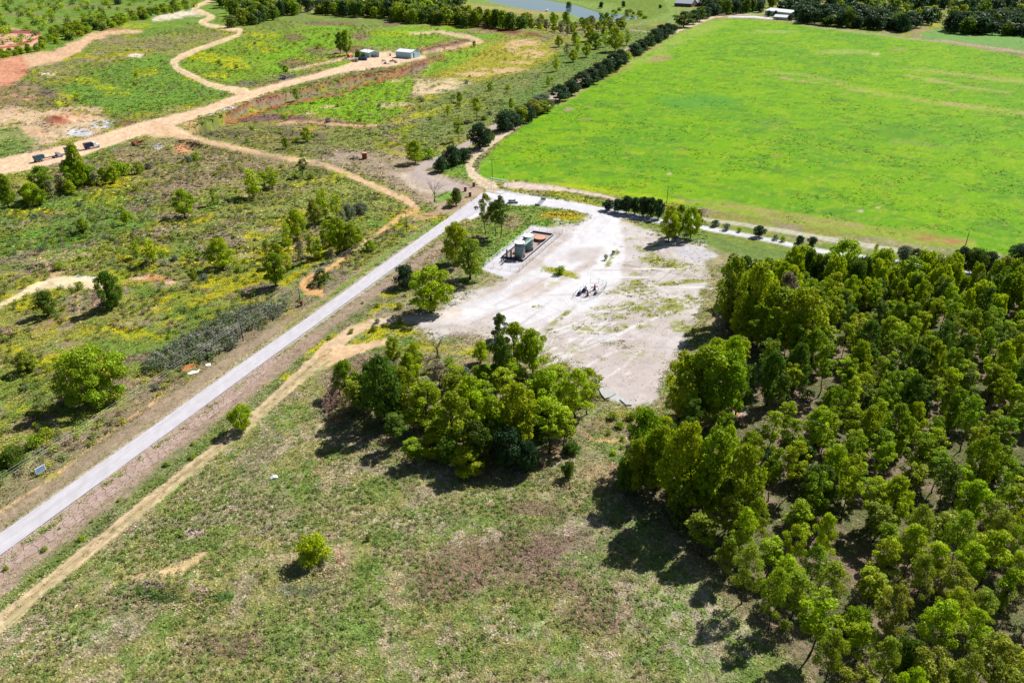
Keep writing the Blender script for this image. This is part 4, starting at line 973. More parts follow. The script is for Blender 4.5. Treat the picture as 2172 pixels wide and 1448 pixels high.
# lone trees and bushes, photo pixels: u, ground v, top v, width
K = 'lone'
for a in [
    (205, 850, 722, 152, 'great', (158, 180, 40), 'verge'), (238, 656, 570, 54, 'broad', DARK, 'wild'), (246, 640, 592, 44, 'broad', MID, 'wild'), (103, 670, 614, 50, 'broad', DARK, 'wild'),
    (393, 462, 397, 52, 'broad', LIGHT, 'wild'), (516, 913, 852, 56, 'broad', YEL, 'track'), (915, 662, 555, 104, 'broad', YEL, 'road'), (968, 560, 466, 66, 'broad', YEL, 'road'),
    (997, 592, 500, 72, 'broad', OLV, 'road'), (1030, 498, 402, 46, 'feather', OLV, 'gate'), (1062, 505, 408, 44, 'feather', DARK, 'gate'), (1050, 500, 420, 40, 'slim', DARK, 'gate'),
    (968, 436, 396, 24, 'oak', DARK, 'gate'),
    (936, 364, 330, 34, 'oak', OAK, 'gate'), (958, 352, 306, 40, 'oak', OAK, 'gate'), (984, 344, 312, 40, 'oak', OAK, 'gate'), (972, 300, 247, 26, 'slim', LIGHT, 'gate'),
    (1018, 316, 258, 52, 'oak', OAK, 'gate'), (1036, 308, 272, 28, 'oak', DARK, 'gate'), (1011, 256, 202, 28, 'slim', LIGHT, 'gate'), (880, 348, 294, 44, 'broad', LIGHT, 'gate'), (908, 336, 312, 36, 'bush', MID, 'gate'),
    (652, 300, 268, 30, 'broad', LIGHT, 'basin'), (606, 315, 290, 18, 'broad', MID, 'basin'), (643, 375, 335, 28, 'slim', DARK, 'basin'),
    (540, 418, 352, 60, 'sapling', LIGHT, 'wild'), (580, 400, 348, 46, 'sapling', MID, 'wild'), (560, 392, 360, 40, 'sapling', LIGHT, 'wild'),
    (268, 476, 446, 20, 'broad', LIGHT, 'wild'), (178, 492, 460, 26, 'broad', MID, 'wild'), (455, 434, 396, 20, 'sapling', MID, 'wild'),
    (472, 568, 500, 62, 'broad', LIGHT, 'wild'), (326, 556, 502, 50, 'sapling', LIGHT, 'wild'), (290, 548, 506, 36, 'sapling', MID, 'wild'), (586, 606, 530, 56, 'broad', MID, 'wild'),
    (412, 596, 566, 22, 'broad', OLV, 'wild'), (60, 785, 740, 54, 'broad', OLV, 'wild'), (683, 602, 566, 36, 'broad', DARK, 'gully'), (786, 532, 506, 28, 'broad', LIGHT, 'gully'),
    (736, 118, 62, 26, 'broad', MID, 'yard'), (722, 112, 66, 22, 'broad', DARK, 'yard'), (760, 128, 106, 16, 'oak', DARK, 'yard'), (772, 127, 112, 14, 'oak', DARK, 'yard'), (606, 156, 138, 16, 'broad', MID, 'yard'),
    (629, 208, 186, 14, 'broad', LIGHT, 'basin'), (1006, 100, 86, 10, 'broad', LIGHT, 'yard'),
    (1084, 232, 206, 14, 'broad', YEL, 'row'), (1041, 178, 172, 12, 'broad', LIGHT, 'row'), (975, 218, 194, 16, 'broad', MID, 'basin'), (1040, 193, 175, 16, 'broad', LIGHT, 'basin'), (950, 246, 222, 10, 'bush', LIGHT, 'basin'),
    (1162, 184, 162, 12, 'broad', YEL, 'row'), (1180, 152, 112, 26, 'sapling', LIGHT, 'row'), (1216, 132, 104, 24, 'broad', YEL, 'row'), (1244, 122, 88, 22, 'broad', LIGHT, 'row'),
    (1202, 118, 90, 22, 'sapling', GRY, 'row'), (1226, 112, 78, 24, 'sapling', LIGHT, 'row'), (1262, 104, 68, 34, 'broad', MID, 'row'), (1304, 110, 55, 40, 'broad', LIGHT, 'row'), (1318, 62, 42, 24, 'broad', LIGHT, 'row'), (1250, 88, 50, 30, 'broad', LIGHT, 'row'),
    (1284, 100, 64, 24, 'sapling', LIGHT, 'row'), (1220, 96, 66, 20, 'broad', MID, 'row'), (1185, 100, 74, 20, 'broad', LIGHT, 'row'), (1330, 96, 60, 22, 'sapling', MID, 'row'),
]:
    tree_px(*a[:6], 'lone ' + a[6])
# dense dark hedge oaks along the field road and light ones between them
for a in [(1070, 278, 236, 36, OAK), (1086, 272, 232, 34, OAK), (1102, 262, 224, 34, OLV), (1118, 258, 218, 30, OAK), (1130, 246, 206, 34, OLV), (1148, 240, 208, 36, OLV), (1160, 236, 212, 26, DARK), (1150, 220, 198, 32, BLUE),
          (1186, 214, 178, 34, OAK), (1212, 202, 166, 32, OAK), (1234, 184, 148, 32, OAK), (1252, 178, 140, 32, OAK), (1268, 168, 134, 30, OAK), (1284, 160, 122, 30, OAK), (1300, 150, 114, 30, OAK), (1314, 140, 108, 28, OAK), (1328, 130, 104, 24, YEL),
          (1346, 118, 88, 30, OAK), (1360, 110, 80, 26, OAK), (1374, 102, 74, 26, OAK), (1388, 92, 60, 26, OAK), (1402, 84, 52, 26, OAK), (1416, 76, 50, 24, OAK), (1428, 68, 50, 20, OAK), (1450, 58, 20, 34, DARK), (1470, 52, 22, 24, OAK), (1484, 46, 16, 24, DARK), (1496, 40, 14, 22, OAK), (1506, 34, 8, 22, OAK)]:
    tree_px(a[0], a[1], a[2] + (a[0] * 7 % 9) - 5, a[3] * (1.15 + .09 * (a[0] % 6)), ('oak', 'broad', 'mound')[a[0] % 3] if a[4] in (OAK, BLUE) else 'broad', (OAK, DARK, OAK, (76, 104, 60))[a[0] % 4] if a[4] == OAK else a[4], 'field road row')
for (u0, v0) in [(1064, 274), (1094, 262), (1124, 250), (1200, 206), (1222, 192), (1243, 182), (1260, 172), (1276, 162), (1292, 154), (1306, 146), (1322, 134), (1353, 114), (1367, 105), (1381, 96), (1395, 88), (1409, 80), (1422, 71)]:
    tree_px(u0, v0 + 2, v0 - 14 * (v0 + 100) / 300, 24, 'mound', OAK if v0 % 3 else DARK, 'field road row', name='bush', cat='bush')
# hedge by the gravel road
for i, (u, vb, vt, w) in enumerate([(1290, 446, 422, 30), (1310, 450, 420, 28), (1328, 452, 413, 28), (1346, 454, 416, 28), (1364, 458, 414, 28), (1380, 460, 416, 28), (1396, 464, 420, 26)]):
    tree_px(u, vb, vt, w, 'oak', OAK, 'gravel road hedge')
for a in [(1418, 512, 432, 46, 'broad', LIGHT), (1440, 500, 430, 40, 'broad', MID), (1464, 506, 434, 40, 'broad', LIGHT), (1478, 490, 440, 24, 'broad', OLV), (1432, 508, 444, 34, 'slim', MID)]:
    tree_px(*a, 'pad corner')
for a in [(1516, 480, 465, 22, 'bush', OAK), (1540, 488, 472, 18, 'bush', BLUE), (1610, 502, 476, 28, 'oak', OAK), (1696, 516, 498, 20, 'oak', OAK), (1722, 520, 500, 22, 'oak', OAK), (1568, 492, 482, 12, 'bush', MID), (1644, 508, 496, 16, 'bush', BLUE), (1660, 512, 500, 14, 'bush', MID), (1776, 535, 520, 20, 'bush', OAK), (1856, 540, 515, 12, 'bush', LIGHT), (1915, 556, 518, 34, 'oak', BLUE), (1938, 560, 524, 30, 'broad', DARK),
          (2035, 575, 520, 46, 'oak', OAK), (2062, 582, 522, 52, 'oak', DARK), (2092, 580, 530, 44, 'oak', OAK), (2160, 560, 514, 50, 'oak', OAK), (2130, 580, 540, 40, 'broad', MID), (2190, 590, 540, 50, 'oak', DARK)]:
    tree_px(*a, 'gravel road hedge', cat='bush' if a[4] == 'bush' else 'tree', name='bush' if a[4] == 'bush' else 'tree')
# grove between track and pad
for a in [(815, 900, 742, 100, 'broad', DARK), (790, 870, 760, 70, 'broad', DARK), (860, 880, 770, 80, 'broad', MID), (880, 800, 720, 50, 'broad', LIGHT), (835, 770, 708, 44, 'broad', YEL), (905, 905, 800, 90, 'broad', LIGHT), (930, 830, 760, 50, 'slim', GRY),
          (960, 950, 820, 90, 'broad', MID), (1000, 900, 790, 80, 'broad', YEL), (1040, 960, 830, 90, 'broad', LIGHT), (1095, 950, 800, 100, 'broad', LIGHT), (1060, 830, 700, 60, 'broad', DARK), (1090, 780, 676, 74, 'broad', LIGHT), (1130, 790, 690, 66, 'broad', LIGHT), (1020, 770, 720, 40, 'broad', YEL), (1150, 880, 775, 86, 'broad', YEL),
          (1165, 960, 830, 80, 'slim', LIGHT), (1220, 910, 770, 84, 'feather', LIGHT), (1245, 880, 768, 70, 'feather', LIGHT), (1195, 900, 800, 60, 'feather', MID), (1010, 990, 880, 80, 'broad', DARK), (1080, 990, 900, 80, 'oak', OAK), (950, 980, 920, 60, 'oak', DARK), (880, 985, 925, 60, 'slim', MID), (1205, 1012, 975, 34, 'oak', DARK), (1212, 960, 935, 36, 'oak', DARK),
          (984, 800, 775, 30, 'oak', BLUE), (760, 890, 800, 50, 'slim', OLV), (1120, 1000, 930, 50, 'oak', OAK), (1060, 720, 660, 40, 'broad', DARK), (840, 950, 870, 56, 'slim', DARK), (1075, 900, 850, 60, 'oak', DARK), (1140, 920, 880, 50, 'oak', DARK)]:
    tree_px(*a, 'pad grove')
pts, rng = scatter(GROVE, 6.0, 17)
for (x, y, u, v) in pts[:30]:
    if v < 800: continue
    put_plant(('broad', 'slim')[rng.integers(2)], 'tree', u, v, x, y, float(hgt(x, y)), 7 + 4.5 * rng.random(), 6.5 + 2.5 * rng.random(), (LIGHT, LIGHT, YEL, MID)[rng.integers(4)], 'pad grove', rng)
# grove left of the road
for a in [(632, 508, 440, 44, 'broad', LIGHT), (612, 530, 470, 36, 'sapling', YEL), (668, 480, 420, 34, 'broad', OLV), (690, 470, 394, 38, 'sapling', LIGHT), (715, 462, 408, 44, 'sapling', LIGHT), (720, 535, 454, 48, 'broad', LIGHT), (700, 520, 462, 46, 'broad', YEL), (745, 530, 470, 52, 'broad', MID), (760, 520, 480, 34, 'broad', MID),
          (676, 552, 500, 34, 'sapling', LIGHT), (660, 545, 490, 30, 'sapling', OLV), (640, 560, 505, 36, 'sapling', GRY), (590, 560, 512, 34, 'broad', LIGHT), (612, 575, 530, 30, 'sapling', LIGHT), (566, 545, 505, 26, 'sapling', OLV), (705, 555, 520, 30, 'sapling', GRY), (740, 465, 430, 30, 'oak', BLUE), (765, 455, 428, 36, 'oak', BLUE), (680, 440, 404, 26, 'sapling', LIGHT), (730, 500, 440, 30, 'sapling', GRY)]:
    tree_px(*a, 'hollow grove')
# pines and scrub trees bottom-left of the haul road
for a in [(18, 440, 362, 48, 'broad', MID), (6, 420, 370, 40, 'broad', DARK), (92, 400, 348, 50, 'broad', MID), (70, 432, 384, 40, 'broad', LIGHT), (86, 436, 395, 36, 'broad', MID), (112, 420, 376, 34, 'sapling', GRY), (172, 396, 300, 44, 'broad', LIGHT), (160, 398, 330, 52, 'broad', MID), (188, 392, 345, 50, 'broad', MID), (205, 395, 360, 34, 'sapling', GRY), (150, 412, 380, 30, 'broad', LIGHT), (62, 425, 396, 28, 'broad', LIGHT), (225, 390, 352, 30, 'broad', MID), (244, 388, 350, 28, 'broad', LIGHT), (128, 400, 368, 26, 'sapling', GRY), (268, 370, 344, 34, 'bush', LIGHT), (296, 368, 342, 30, 'bush', MID), (252, 372, 340, 30, 'bush', MID), (415, 340, 322, 26, 'bush', MID), (400, 344, 330, 22, 'bush', BLUE)]:
    tree_px(*a, 'haul road scrub', cat='bush' if a[4] == 'bush' else 'tree', name='bush' if a[4] == 'bush' else 'tree')
# round shrubs
for a in [(668, 1186, 1128, 84, 'mound', YEL, 'shrub in the near meadow'), (860, 608, 558, 54, 'mound', OAK, 'r'), (955, 436, 420, 20, 'bush', YEL, 'g'), (1188, 582, 562, 24, 'bush', MID, 'p'), (1285, 551, 538, 10, 'bush', MID, 'p'), (1300, 540, 530, 8, 'bush', DARK, 'p'), (780, 1146, 1132, 14, 'bush', DARK, 'm'), (30, 985, 945, 60, 'mound', DARK, 'v'), (4, 990, 960, 40, 'bush', MID, 'v'), (78, 945, 920, 44, 'bush', MID, 'v'), (100, 930, 905, 34, 'bush', MID, 'v')]:
    tree_px(*a[:6], 'shrub', name='shrub', cat='shrub')

# the big thicket on the right: every tree its own
pts, rng = scatter(FOREST, 4.6, 5)
pts = [p for p in pts if -60 < p[2] < 2290 and p[3] < 1600 and not (1525 < p[2] < 1605 and 850 < p[3] < 960) and not (abs(p[2] - 1700) < 26 and 830 < p[3] < 960)]
pts.sort(key=lambda p: hypot(p[0], p[1]))
NF = 0
pts = [p for p in pts if fbm(np.array([p[0]]), np.array([p[1]]), 9, 2, 88)[0] > .33]
THICK_REST = pts[300:]
for (x, y, u, v) in pts[:300]:
    q = rng.random(); z = float(hgt(x, y))
    NF += 1
    if q > .93: 
        put_plant('sapling' if q > .965 else 'oak', 'thicket_tree', u, v, x, y, z, 6 + 5 * rng.random(), 4.5 + 2.5 * rng.random(), (DARK, OAK, MID)[rng.integers(3)], 'thicket', rng); continue
    front = v > 1130
    if front:
        kind = 'feather' if q < .75 else 'slim'; H = 8.5 + 7 * rng.random(); W = 5.4 + 2.6 * rng.random()
        tint = (LIGHT, OLV, MID, YEL)[rng.choice(4, p=[.35, .25, .28, .12])]
    else:
        kind = 'slim' if q < .62 else 'broad'; H = 9 + 7.5 * rng.random(); W = (4.8 + 2.0 * rng.random()) if kind == 'slim' else 6.5 + 2.5 * rng.random()
        tint = (LIGHT, MID, DARK, YEL, GRY)[rng.choice(5, p=[.38, .34, .17, .09, .02])]
    put_plant(kind, 'thicket_tree', u, v, x, y, z, H, W, tint, 'thicket', rng)
for a in [(1480, 905, 720, 120, 'broad', MID), (1440, 890, 735, 80, 'broad', LIGHT), (1530, 900, 735, 90, 'broad', MID), (1560, 880, 760, 60, 'broad', DARK), (1540, 690, 530, 74, 'broad', MID), (1590, 720, 545, 90, 'broad', LIGHT), (1640, 740, 600, 110, 'broad', MID), (1570, 640, 535, 60, 'broad', DARK), (1690, 760, 600, 110, 'broad', LIGHT),
          (1640, 610, 545, 70, 'broad', LIGHT), (1700, 600, 515, 80, 'broad', LIGHT), (1780, 600, 500, 80, 'broad', YEL), (1860, 620, 520, 70, 'broad', LIGHT), (1920, 640, 540, 60, 'slim', MID), (1980, 640, 535, 50, 'slim', MID), (1390, 1040, 890, 90, 'broad', LIGHT), (1440, 1090, 880, 110, 'broad', LIGHT), (1500, 1100, 890, 100, 'broad', MID), (1350, 1050, 920, 70, 'broad', MID), (1330, 1040, 960, 60, 'oak', DARK), (1560, 1130, 930, 90, 'broad', MID)]:
    tree_px(*a, 'pad edge')

# far belts of trees
FARTREES = []
def belt(pts_px, spacing, seed, H, W, tints, key, kind='far', lim=400):
    pts, rng = scatter(pts_px, spacing, seed, lim)
    for (x, y, u, v) in pts:
        if not (-30 < u < 2200): continue
        put_plant(kind, 'bushy_tree' if 'scrub' in key else ('far_tree' if kind == 'far' else 'tree'), u, v, x, y, float(hgt(x, y)), H * (.75 + .5 * rng.random()), W * (.8 + .45 * rng.random()), tints[rng.integers(len(tints))], key, rng)
belt([(486, 60), (540, 54), (600, 38), (650, 26), (700, 36), (830, 40), (850, 50), (940, 54), (1000, 60), (1040, 58), (1100, 68), (1130, 64), (1070, 52), (990, 48), (940, 44), (850, 38), (830, 30), (700, 26), (600, 26), (520, 44)], 9, 21, 16, 16, [DARK, DARK, MID, OAK, OLV], 'north belt', lim=110)
belt([(1100, 62), (1140, 76), (1180, 72), (1240, 80), (1330, 70), (1320, 50), (1200, 44), (1120, 50)], 9, 22, 10, 9, [LIGHT, MID, MID, GRY], 'pond bank', 'broad', lim=40)
belt([(1500, 36), (1560, 30), (1616, 28), (1612, 14), (1500, 18)], 9, 23, 15, 16, [OAK, OAK, DARK], 'farm oaks', lim=40)
belt([(1694, 50), (1760, 56), (1850, 64), (1932, 70), (1946, 56), (1850, 44), (1700, 34)], 9.5, 24, 16, 18, [OAK, OAK, OAK, DARK], 'farm oaks', lim=70)
belt([(2012, 72), (2080, 74), (2200, 80), (2200, 52), (2080, 50), (2020, 56)], 10, 25, 16, 18, [OAK, OAK, DARK], 'east wood', lim=60)
belt([(1280, 34), (1340, 44), (1372, 40), (1350, 24), (1300, 20)], 8, 26, 4, 7, [OLV, LIGHT], 'pond bank', lim=20)
belt([(20, 118), (80, 95), (120, 96), (200, 70), (280, 50), (380, 26), (400, 8), (280, 30), (180, 52), (100, 74), (95, 90)], 8.5, 27, 7, 10, [LIGHT, MID, MID, DARK], 'scrub belt', lim=80)
belt([(-20, 128), (30, 120), (90, 108), (100, 94), (60, 108), (-20, 112)], 7, 28, 5, 7, [LIGHT, MID], 'scrub belt', lim=22)
for a in [(250, 10, -2, 22, OAK), (1275, 18, 4, 14, OAK), (1322, 16, 2, 12, OAK), (1400, 18, 10, 10, OAK), (1206, 20, 3, 14, DARK), (205, 62, 46, 22, DARK), (1644, 38, 22, 10, OAK), (1676, 44, 30, 14, OAK), (1630, 36, 22, 12, OAK)]:
    tree_px(a[0], a[1], a[2], a[3], 'far', a[4], 'farther lone')

# small bushes over the wild ground
def bushes(pts_px, spacing, seed, h, w, tints, key, lim=100, ok=None):
    pts, rng = scatter(pts_px, spacing, seed, lim * 3)
    rng.shuffle(pts); n = 0
    for (x, y, u, v) in pts:
        if n >= lim: break
        if not (-20 < u < 2190 and v < 1470): continue
        if min(seg_d(np.array([u]), np.array([v]), q)[0] for q in (DIRT, DIRT2, WIND, OLDROAD, FIELDROAD)) < 5 or abs(v - (1155 - .716 * u)) < 34 and u < 960: continue
        s = .55 + .9 * rng.random() ** 1.5; n += 1
        put_plant('bush', 'bush', u, v, x, y, float(hgt(x, y)), h * s, w * s, tints[rng.integers(len(tints))], key, rng, 'bush')
bushes([(0, 420), (300, 400), (560, 470), (620, 600), (420, 720), (330, 830), (180, 900), (0, 960)], 6, 41, 2.0, 3.2, [MID, LIGHT, OLV, BLUE, DARK], 'slope', 38)
bushes([(240, 330), (640, 360), (700, 380), (560, 420), (300, 420)], 6, 42, 2.2, 3.4, [MID, LIGHT, BLUE, OLV], 'slope', 18)
bushes([(400, 290), (900, 180), (1180, 130), (1180, 190), (900, 330), (700, 310), (420, 300)], 10, 43, 2.4, 4, [MID, LIGHT, OLV, BLUE], 'basin', 34)
bushes([(100, 200), (380, 90), (700, 60), (740, 120), (480, 200), (200, 240)], 12, 44, 2.4, 4.4, [MID, LIGHT, BLUE, OLV], 'loop', 34)
bushes([(740, 850), (900, 720), (1260, 860), (1230, 1000), (900, 980)], 3.6, 45, 2.6, 3.6, [DARK, MID, BLUE, OLV], 'grove floor', 30)
bushes(FOREST, 6.5, 46, 2.2, 3.4, [DARK, MID, OLV, LIGHT], 'wood floor', 44)
bushes([(1290, 880), (1380, 870), (1400, 930), (1330, 1000), (1290, 960)], 3.4, 47, 1.6, 2.4, [OLV, YEL, BLUE, MID], 'grove floor', 16)
bushes([(640, 690), (760, 620), (860, 560), (1000, 540), (960, 620), (860, 680), (700, 760)], 4.5, 48, 1.5, 2.2, [OLV, MID, YEL, BLUE], 'verge', 20)
bushes([(0, 1200), (250, 1040), (430, 920), (460, 930), (260, 1090), (0, 1290)], 5, 49, .8, 1.5, [MID, OLV], 'verge', 14)
# ---------------------------------------------------------------- herbs nobody could count
def tufts(name, label, cat, n, box, seed, px, smin, smax, keepf, tall=.7, kcol=1.25, blades=7, cv=.32):
    rng = np.random.default_rng(seed)
    u = box[0] + (box[2] - box[0]) * rng.random(n); v = box[1] + (box[3] - box[1]) * rng.random(n)
    x, y = ray0(u, v)
    for _ in range(3):
        z = hgt(x, y); x, y = ray0(u, v, z)
    z = hgt(x, y)
    col, cls, den = paint(u, v, x, y)
    z = z + den * (0.22 * (fbm(x, y, 1.7, 2, 71) - .5) + .25 * (fbm(x, y, 4.5, 2, 72) - .5))
    k = keepf(u, v, x, y, col, cls, den, rng)
    u, v, x, y, z, col = u[k], v[k], x[k], y[k], z[k], col[k]
    dk = den[k]; m = len(u)
    ol = lin((156, 156, 98)) / KALB
    wv = (np.clip(1 - dk, 0, 1) * .75 * (cls[k] != 1))[:, None]
    col = col * (1 - wv) + ol[None, :] * wv
    s = np.clip(px * (.55 + 1.1 * rng.random(m) ** 1.6) / pxm(v), smin, smax) * (.45 + .55 * np.clip(dk * 1.5 + (cls[k] == 1), 0, 1))
    B = blades
    ang = rng.random((m, B)) * 6.283
    bx = np.cos(ang); by = np.sin(ang)
    r0 = s[:, None] * .5 * rng.random((m, B)) ** .5
    out = s[:, None] * (.15 + .55 * rng.random((m, B))); hh = s[:, None] * tall * (.35 + .75 * rng.random((m, B))) * (1.1 - .6 * r0 / (s[:, None] * .5 + 1e-6))
    w = s[:, None] * (.22 + .2 * rng.random((m, B)))
    cx = x[:, None] + bx * r0 * .8; cy = y[:, None] + by * r0 * .8; cz = z[:, None] - .02 + 0 * cx
    a = np.stack([cx - by * w, cy + bx * w, cz], -1); b = np.stack([cx + by * w, cy - bx * w, cz], -1)
    t = np.stack([cx + bx * out, cy + by * out, cz + hh], -1)
    V_ = np.stack([a, b, t], 2).reshape(-1, 3)
    f = np.arange(len(V_)).reshape(-1, 3)
    br = kcol * np.exp(cv * rng.normal(0, 1, m)); hue = rng.normal(0, .05, m)
    tintc = col * br[:, None] * np.stack([1 + hue, 1 - .3 * hue, 1 - hue * 1.0], 1)
    bb = np.exp(.14 * rng.normal(0, 1, (m, B)))
    cc = np.clip(tintc[:, None, :] * bb[:, :, None], .004, .8)
    cc = np.repeat(cc.reshape(-1, 3), 3, 0)
    me = mesh_np(name, V_, f, M_TUFT, cc)
    return tag(link(name, me), label, cat, kind='stuff')
def keep_wild(u, v, x, y, col, cls, den, rng):
    cl = ss(.36, .62, fbm(x, y, 1.9, 2, 82)) * .8 + .3
    return rng.random(len(u)) < np.clip(den * cl, 0, 1) * (den > .07)
tufts('grass', 'low mixed herbs and dry grass clumps covering the near meadow and verges', 'grass', 320000, (-20, 560, 2190, 1475), 1, 6.2, .18, .75, keep_wild, .46, 1.85, 7, .15)
tufts('wild_herbs', 'weedy herb cover with yellow flowers on the rough slopes left of the road', 'herbs', 110000, (-20, 60, 1500, 565), 2, 5.6, .4, 1.9, keep_wild, .42, 1.75, 6, .22)
def keep_field(u, v, x, y, col, cls, den, rng):
    return (cls == 1) & (rng.random(len(u)) < ss(.46, .62, fbm(x, y, 14, 3, 83)) * .55)
tufts('hay_clumps', 'slightly taller clumps of grass across the big green hay field', 'grass', 60000, (980, 90, 2190, 560), 3, 4.0, .4, 1.5, keep_field, .28, 1.15, 5, .18)

# far woods that read as one mass
def mass(name, label, pts_px, spacing, seed, H, W, tints, lim=1500, nleaf=260, ls=1.9, pts=None, z0=.5, nl=9, lr=.25, shape='round'):
    if pts is None: pts, rng = scatter(pts_px, spacing, seed, lim)
    else: rng = np.random.default_rng(seed)
    protos = [crown_np(200 + i, 9, 9, z0, nl, lr, nleaf, ls, shape, .24, .7)[:3] for i in range(3)]
    Vs, Fs, Cs = [], [], []; off = 0
    for (x, y, u, v) in pts:
        pv, pf, pc = protos[rng.integers(3)]
        a = rng.random() * 6.28; w = W / 9 * (.7 + .6 * rng.random()); h = H / 9 * (.7 + .6 * rng.random())
        q = pv.copy(); q[:, 0], q[:, 1] = (pv[:, 0] * cos(a) - pv[:, 1] * sin(a)) * w + x, (pv[:, 0] * sin(a) + pv[:, 1] * cos(a)) * w + y
        q[:, 2] = pv[:, 2] * h + float(hgt(x, y))
        t = lin(tints[rng.integers(len(tints))]) / KALB * KL * (.8 + .4 * rng.random())
        Vs.append(q); Fs.append(pf + off); Cs.append(pc * t[None, :]); off += len(q)
    me = mesh_np(name, np.concatenate(Vs), np.concatenate(Fs), M_LEAF, np.concatenate(Cs))
    o = link(name, me); o.color = (1, 1, 1, 1)
    return tag(o, label, 'woodland', kind='stuff')
mass('woodland', 'dark far woodland filling the background behind the hay field', [(1700, 36), (1850, 46), (1950, 56), (2010, 50), (2200, 52), (2400, 60), (2500, -70), (1500, -70), (1480, 14), (1612, 12)], 12, 61, 15, 17, [OAK, OAK, DARK, OAK, OLV], 1500)
mass('woodland', 'wooded strip beyond the pond and north of the quarry', [(500, 46), (600, 26), (650, 14), (700, 25), (830, 30), (850, 38), (960, 46), (1010, 50), (960, 26), (985, 6), (990, -14), (1100, -40), (1300, -16), (1490, 4), (1490, -60), (440, -60), (460, 10)], 12, 62, 16, 16, [OAK, DARK, DARK, MID, OLV], 1300)
mass('brush', 'green scrub bushes filling the far corner behind the sand pit', [(-30, 110), (90, 92), (200, 66), (300, 46), (420, 18), (430, -20), (300, -60), (-100, -60), (-100, 100)], 9, 63, 6, 10, [LIGHT, MID, DARK, MID], 700, 130, 1.6)
mass('thicket', 'grey green thicket of shrubs on the bank above the left verge', [(300, 790), (330, 760), (400, 716), (480, 668), (560, 640), (610, 645), (600, 668), (520, 706), (500, 738), (440, 768), (380, 782), (330, 800)], 1.9, 64, 2.6, 3.4, [(134, 140, 126), (150, 150, 138), BLUE, (104, 124, 84)], 700, 120, 1.5)
mass('thicket', 'grey leafless brush at the grove edge beside the side track', [(690, 870), (740, 790), (765, 800), (745, 870), (720, 910)], 1.8, 65, 3.6, 3.4, [(168, 140, 132), (156, 130, 124), (160, 150, 110)], 90, 110, 1.2)
mass('woodland', 'tall trees filling the back of the big right thicket behind the counted ones', None, 0, 66, 13, 6.6, [LIGHT, MID, LIGHT, DARK, YEL], pts=THICK_REST, nleaf=2600, ls=.62, z0=2.4, nl=20, lr=.14, shape='oval')

def wildpts(poly_, spacing, seed, lim, wl, thr):
    pts, rng = scatter(poly_, spacing, seed, lim * 3)
    out = []
    for p in pts:
        if fbm(np.array([p[0]]), np.array([p[1]]), wl, 3, seed)[0] < thr: continue
        uu = np.array([p[2]]); vv = np.array([p[3]])
        if min(seg_d(uu, vv, q)[0] for q in (DIRT, DIRT2, WIND, OLDROAD, FIELDROAD, SIDETRACK, SIDE_A, SIDE_B)) < 4: continue
        if abs(p[3] - (1155 - .716 * p[2])) < 40 + (30 if p[2] < 400 else 0) and p[2] < 1000: continue
        out.append(p)
    A_ = np.array(out); dn = paint(A_[:, 2], A_[:, 3], A_[:, 0], A_[:, 1])[2]
    out = [p for p, q in zip(out, dn) if q > .55]
    rng.shuffle(out)
    return out[:lim]
LEFTP = [(-20, 400), (240, 330), (420, 300), (700, 320), (870, 420), (860, 500), (640, 650), (400, 800), (200, 940), (-20, 1060)]
mass('scrub', 'knee high scrub in green and grey clumps on the slopes left of the road', None, 0, 71, 1.5, 2.6, [(136, 150, 84), (120, 140, 66), OLV, (150, 138, 116), (176, 176, 60), (112, 128, 84)], pts=wildpts(LEFTP, 2.6, 71, 1500, 11, .50), nleaf=70, ls=1.7)
FARP = [(-20, 130), (120, 160), (420, 40), (700, 50), (900, 60), (1160, 90), (1170, 170), (900, 330), (700, 300), (420, 280), (100, 260), (-20, 300)]
mass('scrub', 'low scrub clumps scattered over the quarry land in the background', None, 0, 72, 2.0, 4.0, [(136, 150, 84), (116, 142, 62), OLV, (146, 130, 116), (170, 176, 60)], pts=wildpts(FARP, 6, 72, 1300, 30, .50), nleaf=50, ls=1.9)
NEARP = [(-20, 1300), (480, 960), (720, 850), (1300, 1020), (1600, 1400), (1640, 1475), (-20, 1475)]
mass('weeds', 'ankle high leafy weed clumps in patches over the near meadow', None, 0, 73, .75, 1.5, [(136, 152, 84), (128, 146, 72), (150, 156, 96), (160, 150, 116), (112, 140, 66)], pts=wildpts(NEARP, 1.25, 73, 2600, 8, .50), nleaf=44, ls=1.9)
# ---------------------------------------------------------------- materials of the small things
WHITE = simple("white_paint", (244, 244, 248), .5, var=.04, k=1.8)
STEELW = simple("white_sheet_metal", (236, 240, 248), .4, metal=.1, var=.08, scale=.6)
GREYS = simple("grey_steel", (186, 192, 202), .5, metal=.3)
TANK = simple("green_grey_tank_paint", (132, 156, 160), .5, var=.15, scale=.5)
TANKT = simple("white_tank_top", (246, 246, 240), .5, var=.05)
DKST = simple("dark_steel", (60, 62, 78), .6, var=.3)
RUST = simple("rust", (150, 84, 60), .9, var=.45, scale=2)
RUSTP = simple("rusty_tank_lid", (204, 150, 128), .85, var=.2, scale=1)
GRAVEL = simple("red_gravel", (166, 144, 134), .95, var=.4, scale=3)
TEAL = simple("teal_paint", (40, 92, 112), .5, var=.25, scale=1)
NAVY = simple("navy_paint", (40, 46, 96), .5, var=.25)
BLUEC = simple("blue_container", (44, 76, 150), .5, var=.2)
RED = simple("red_paint", (190, 40, 70), .4, var=.2)
GLASS = simple("dark_glass", (96, 116, 140), .1, var=.05, spec=.8)
TYRE = simple("tyre_rubber", (42, 42, 48), .9)
TIN = simple("corrugated_tin", (190, 226, 240), .45, metal=.1, var=.12, scale=.8)
TINR = simple("tin_roof", (240, 246, 252), .4, metal=.1, var=.08)
WOOD = simple("creosote_wood", (84, 70, 66), .95, var=.3)
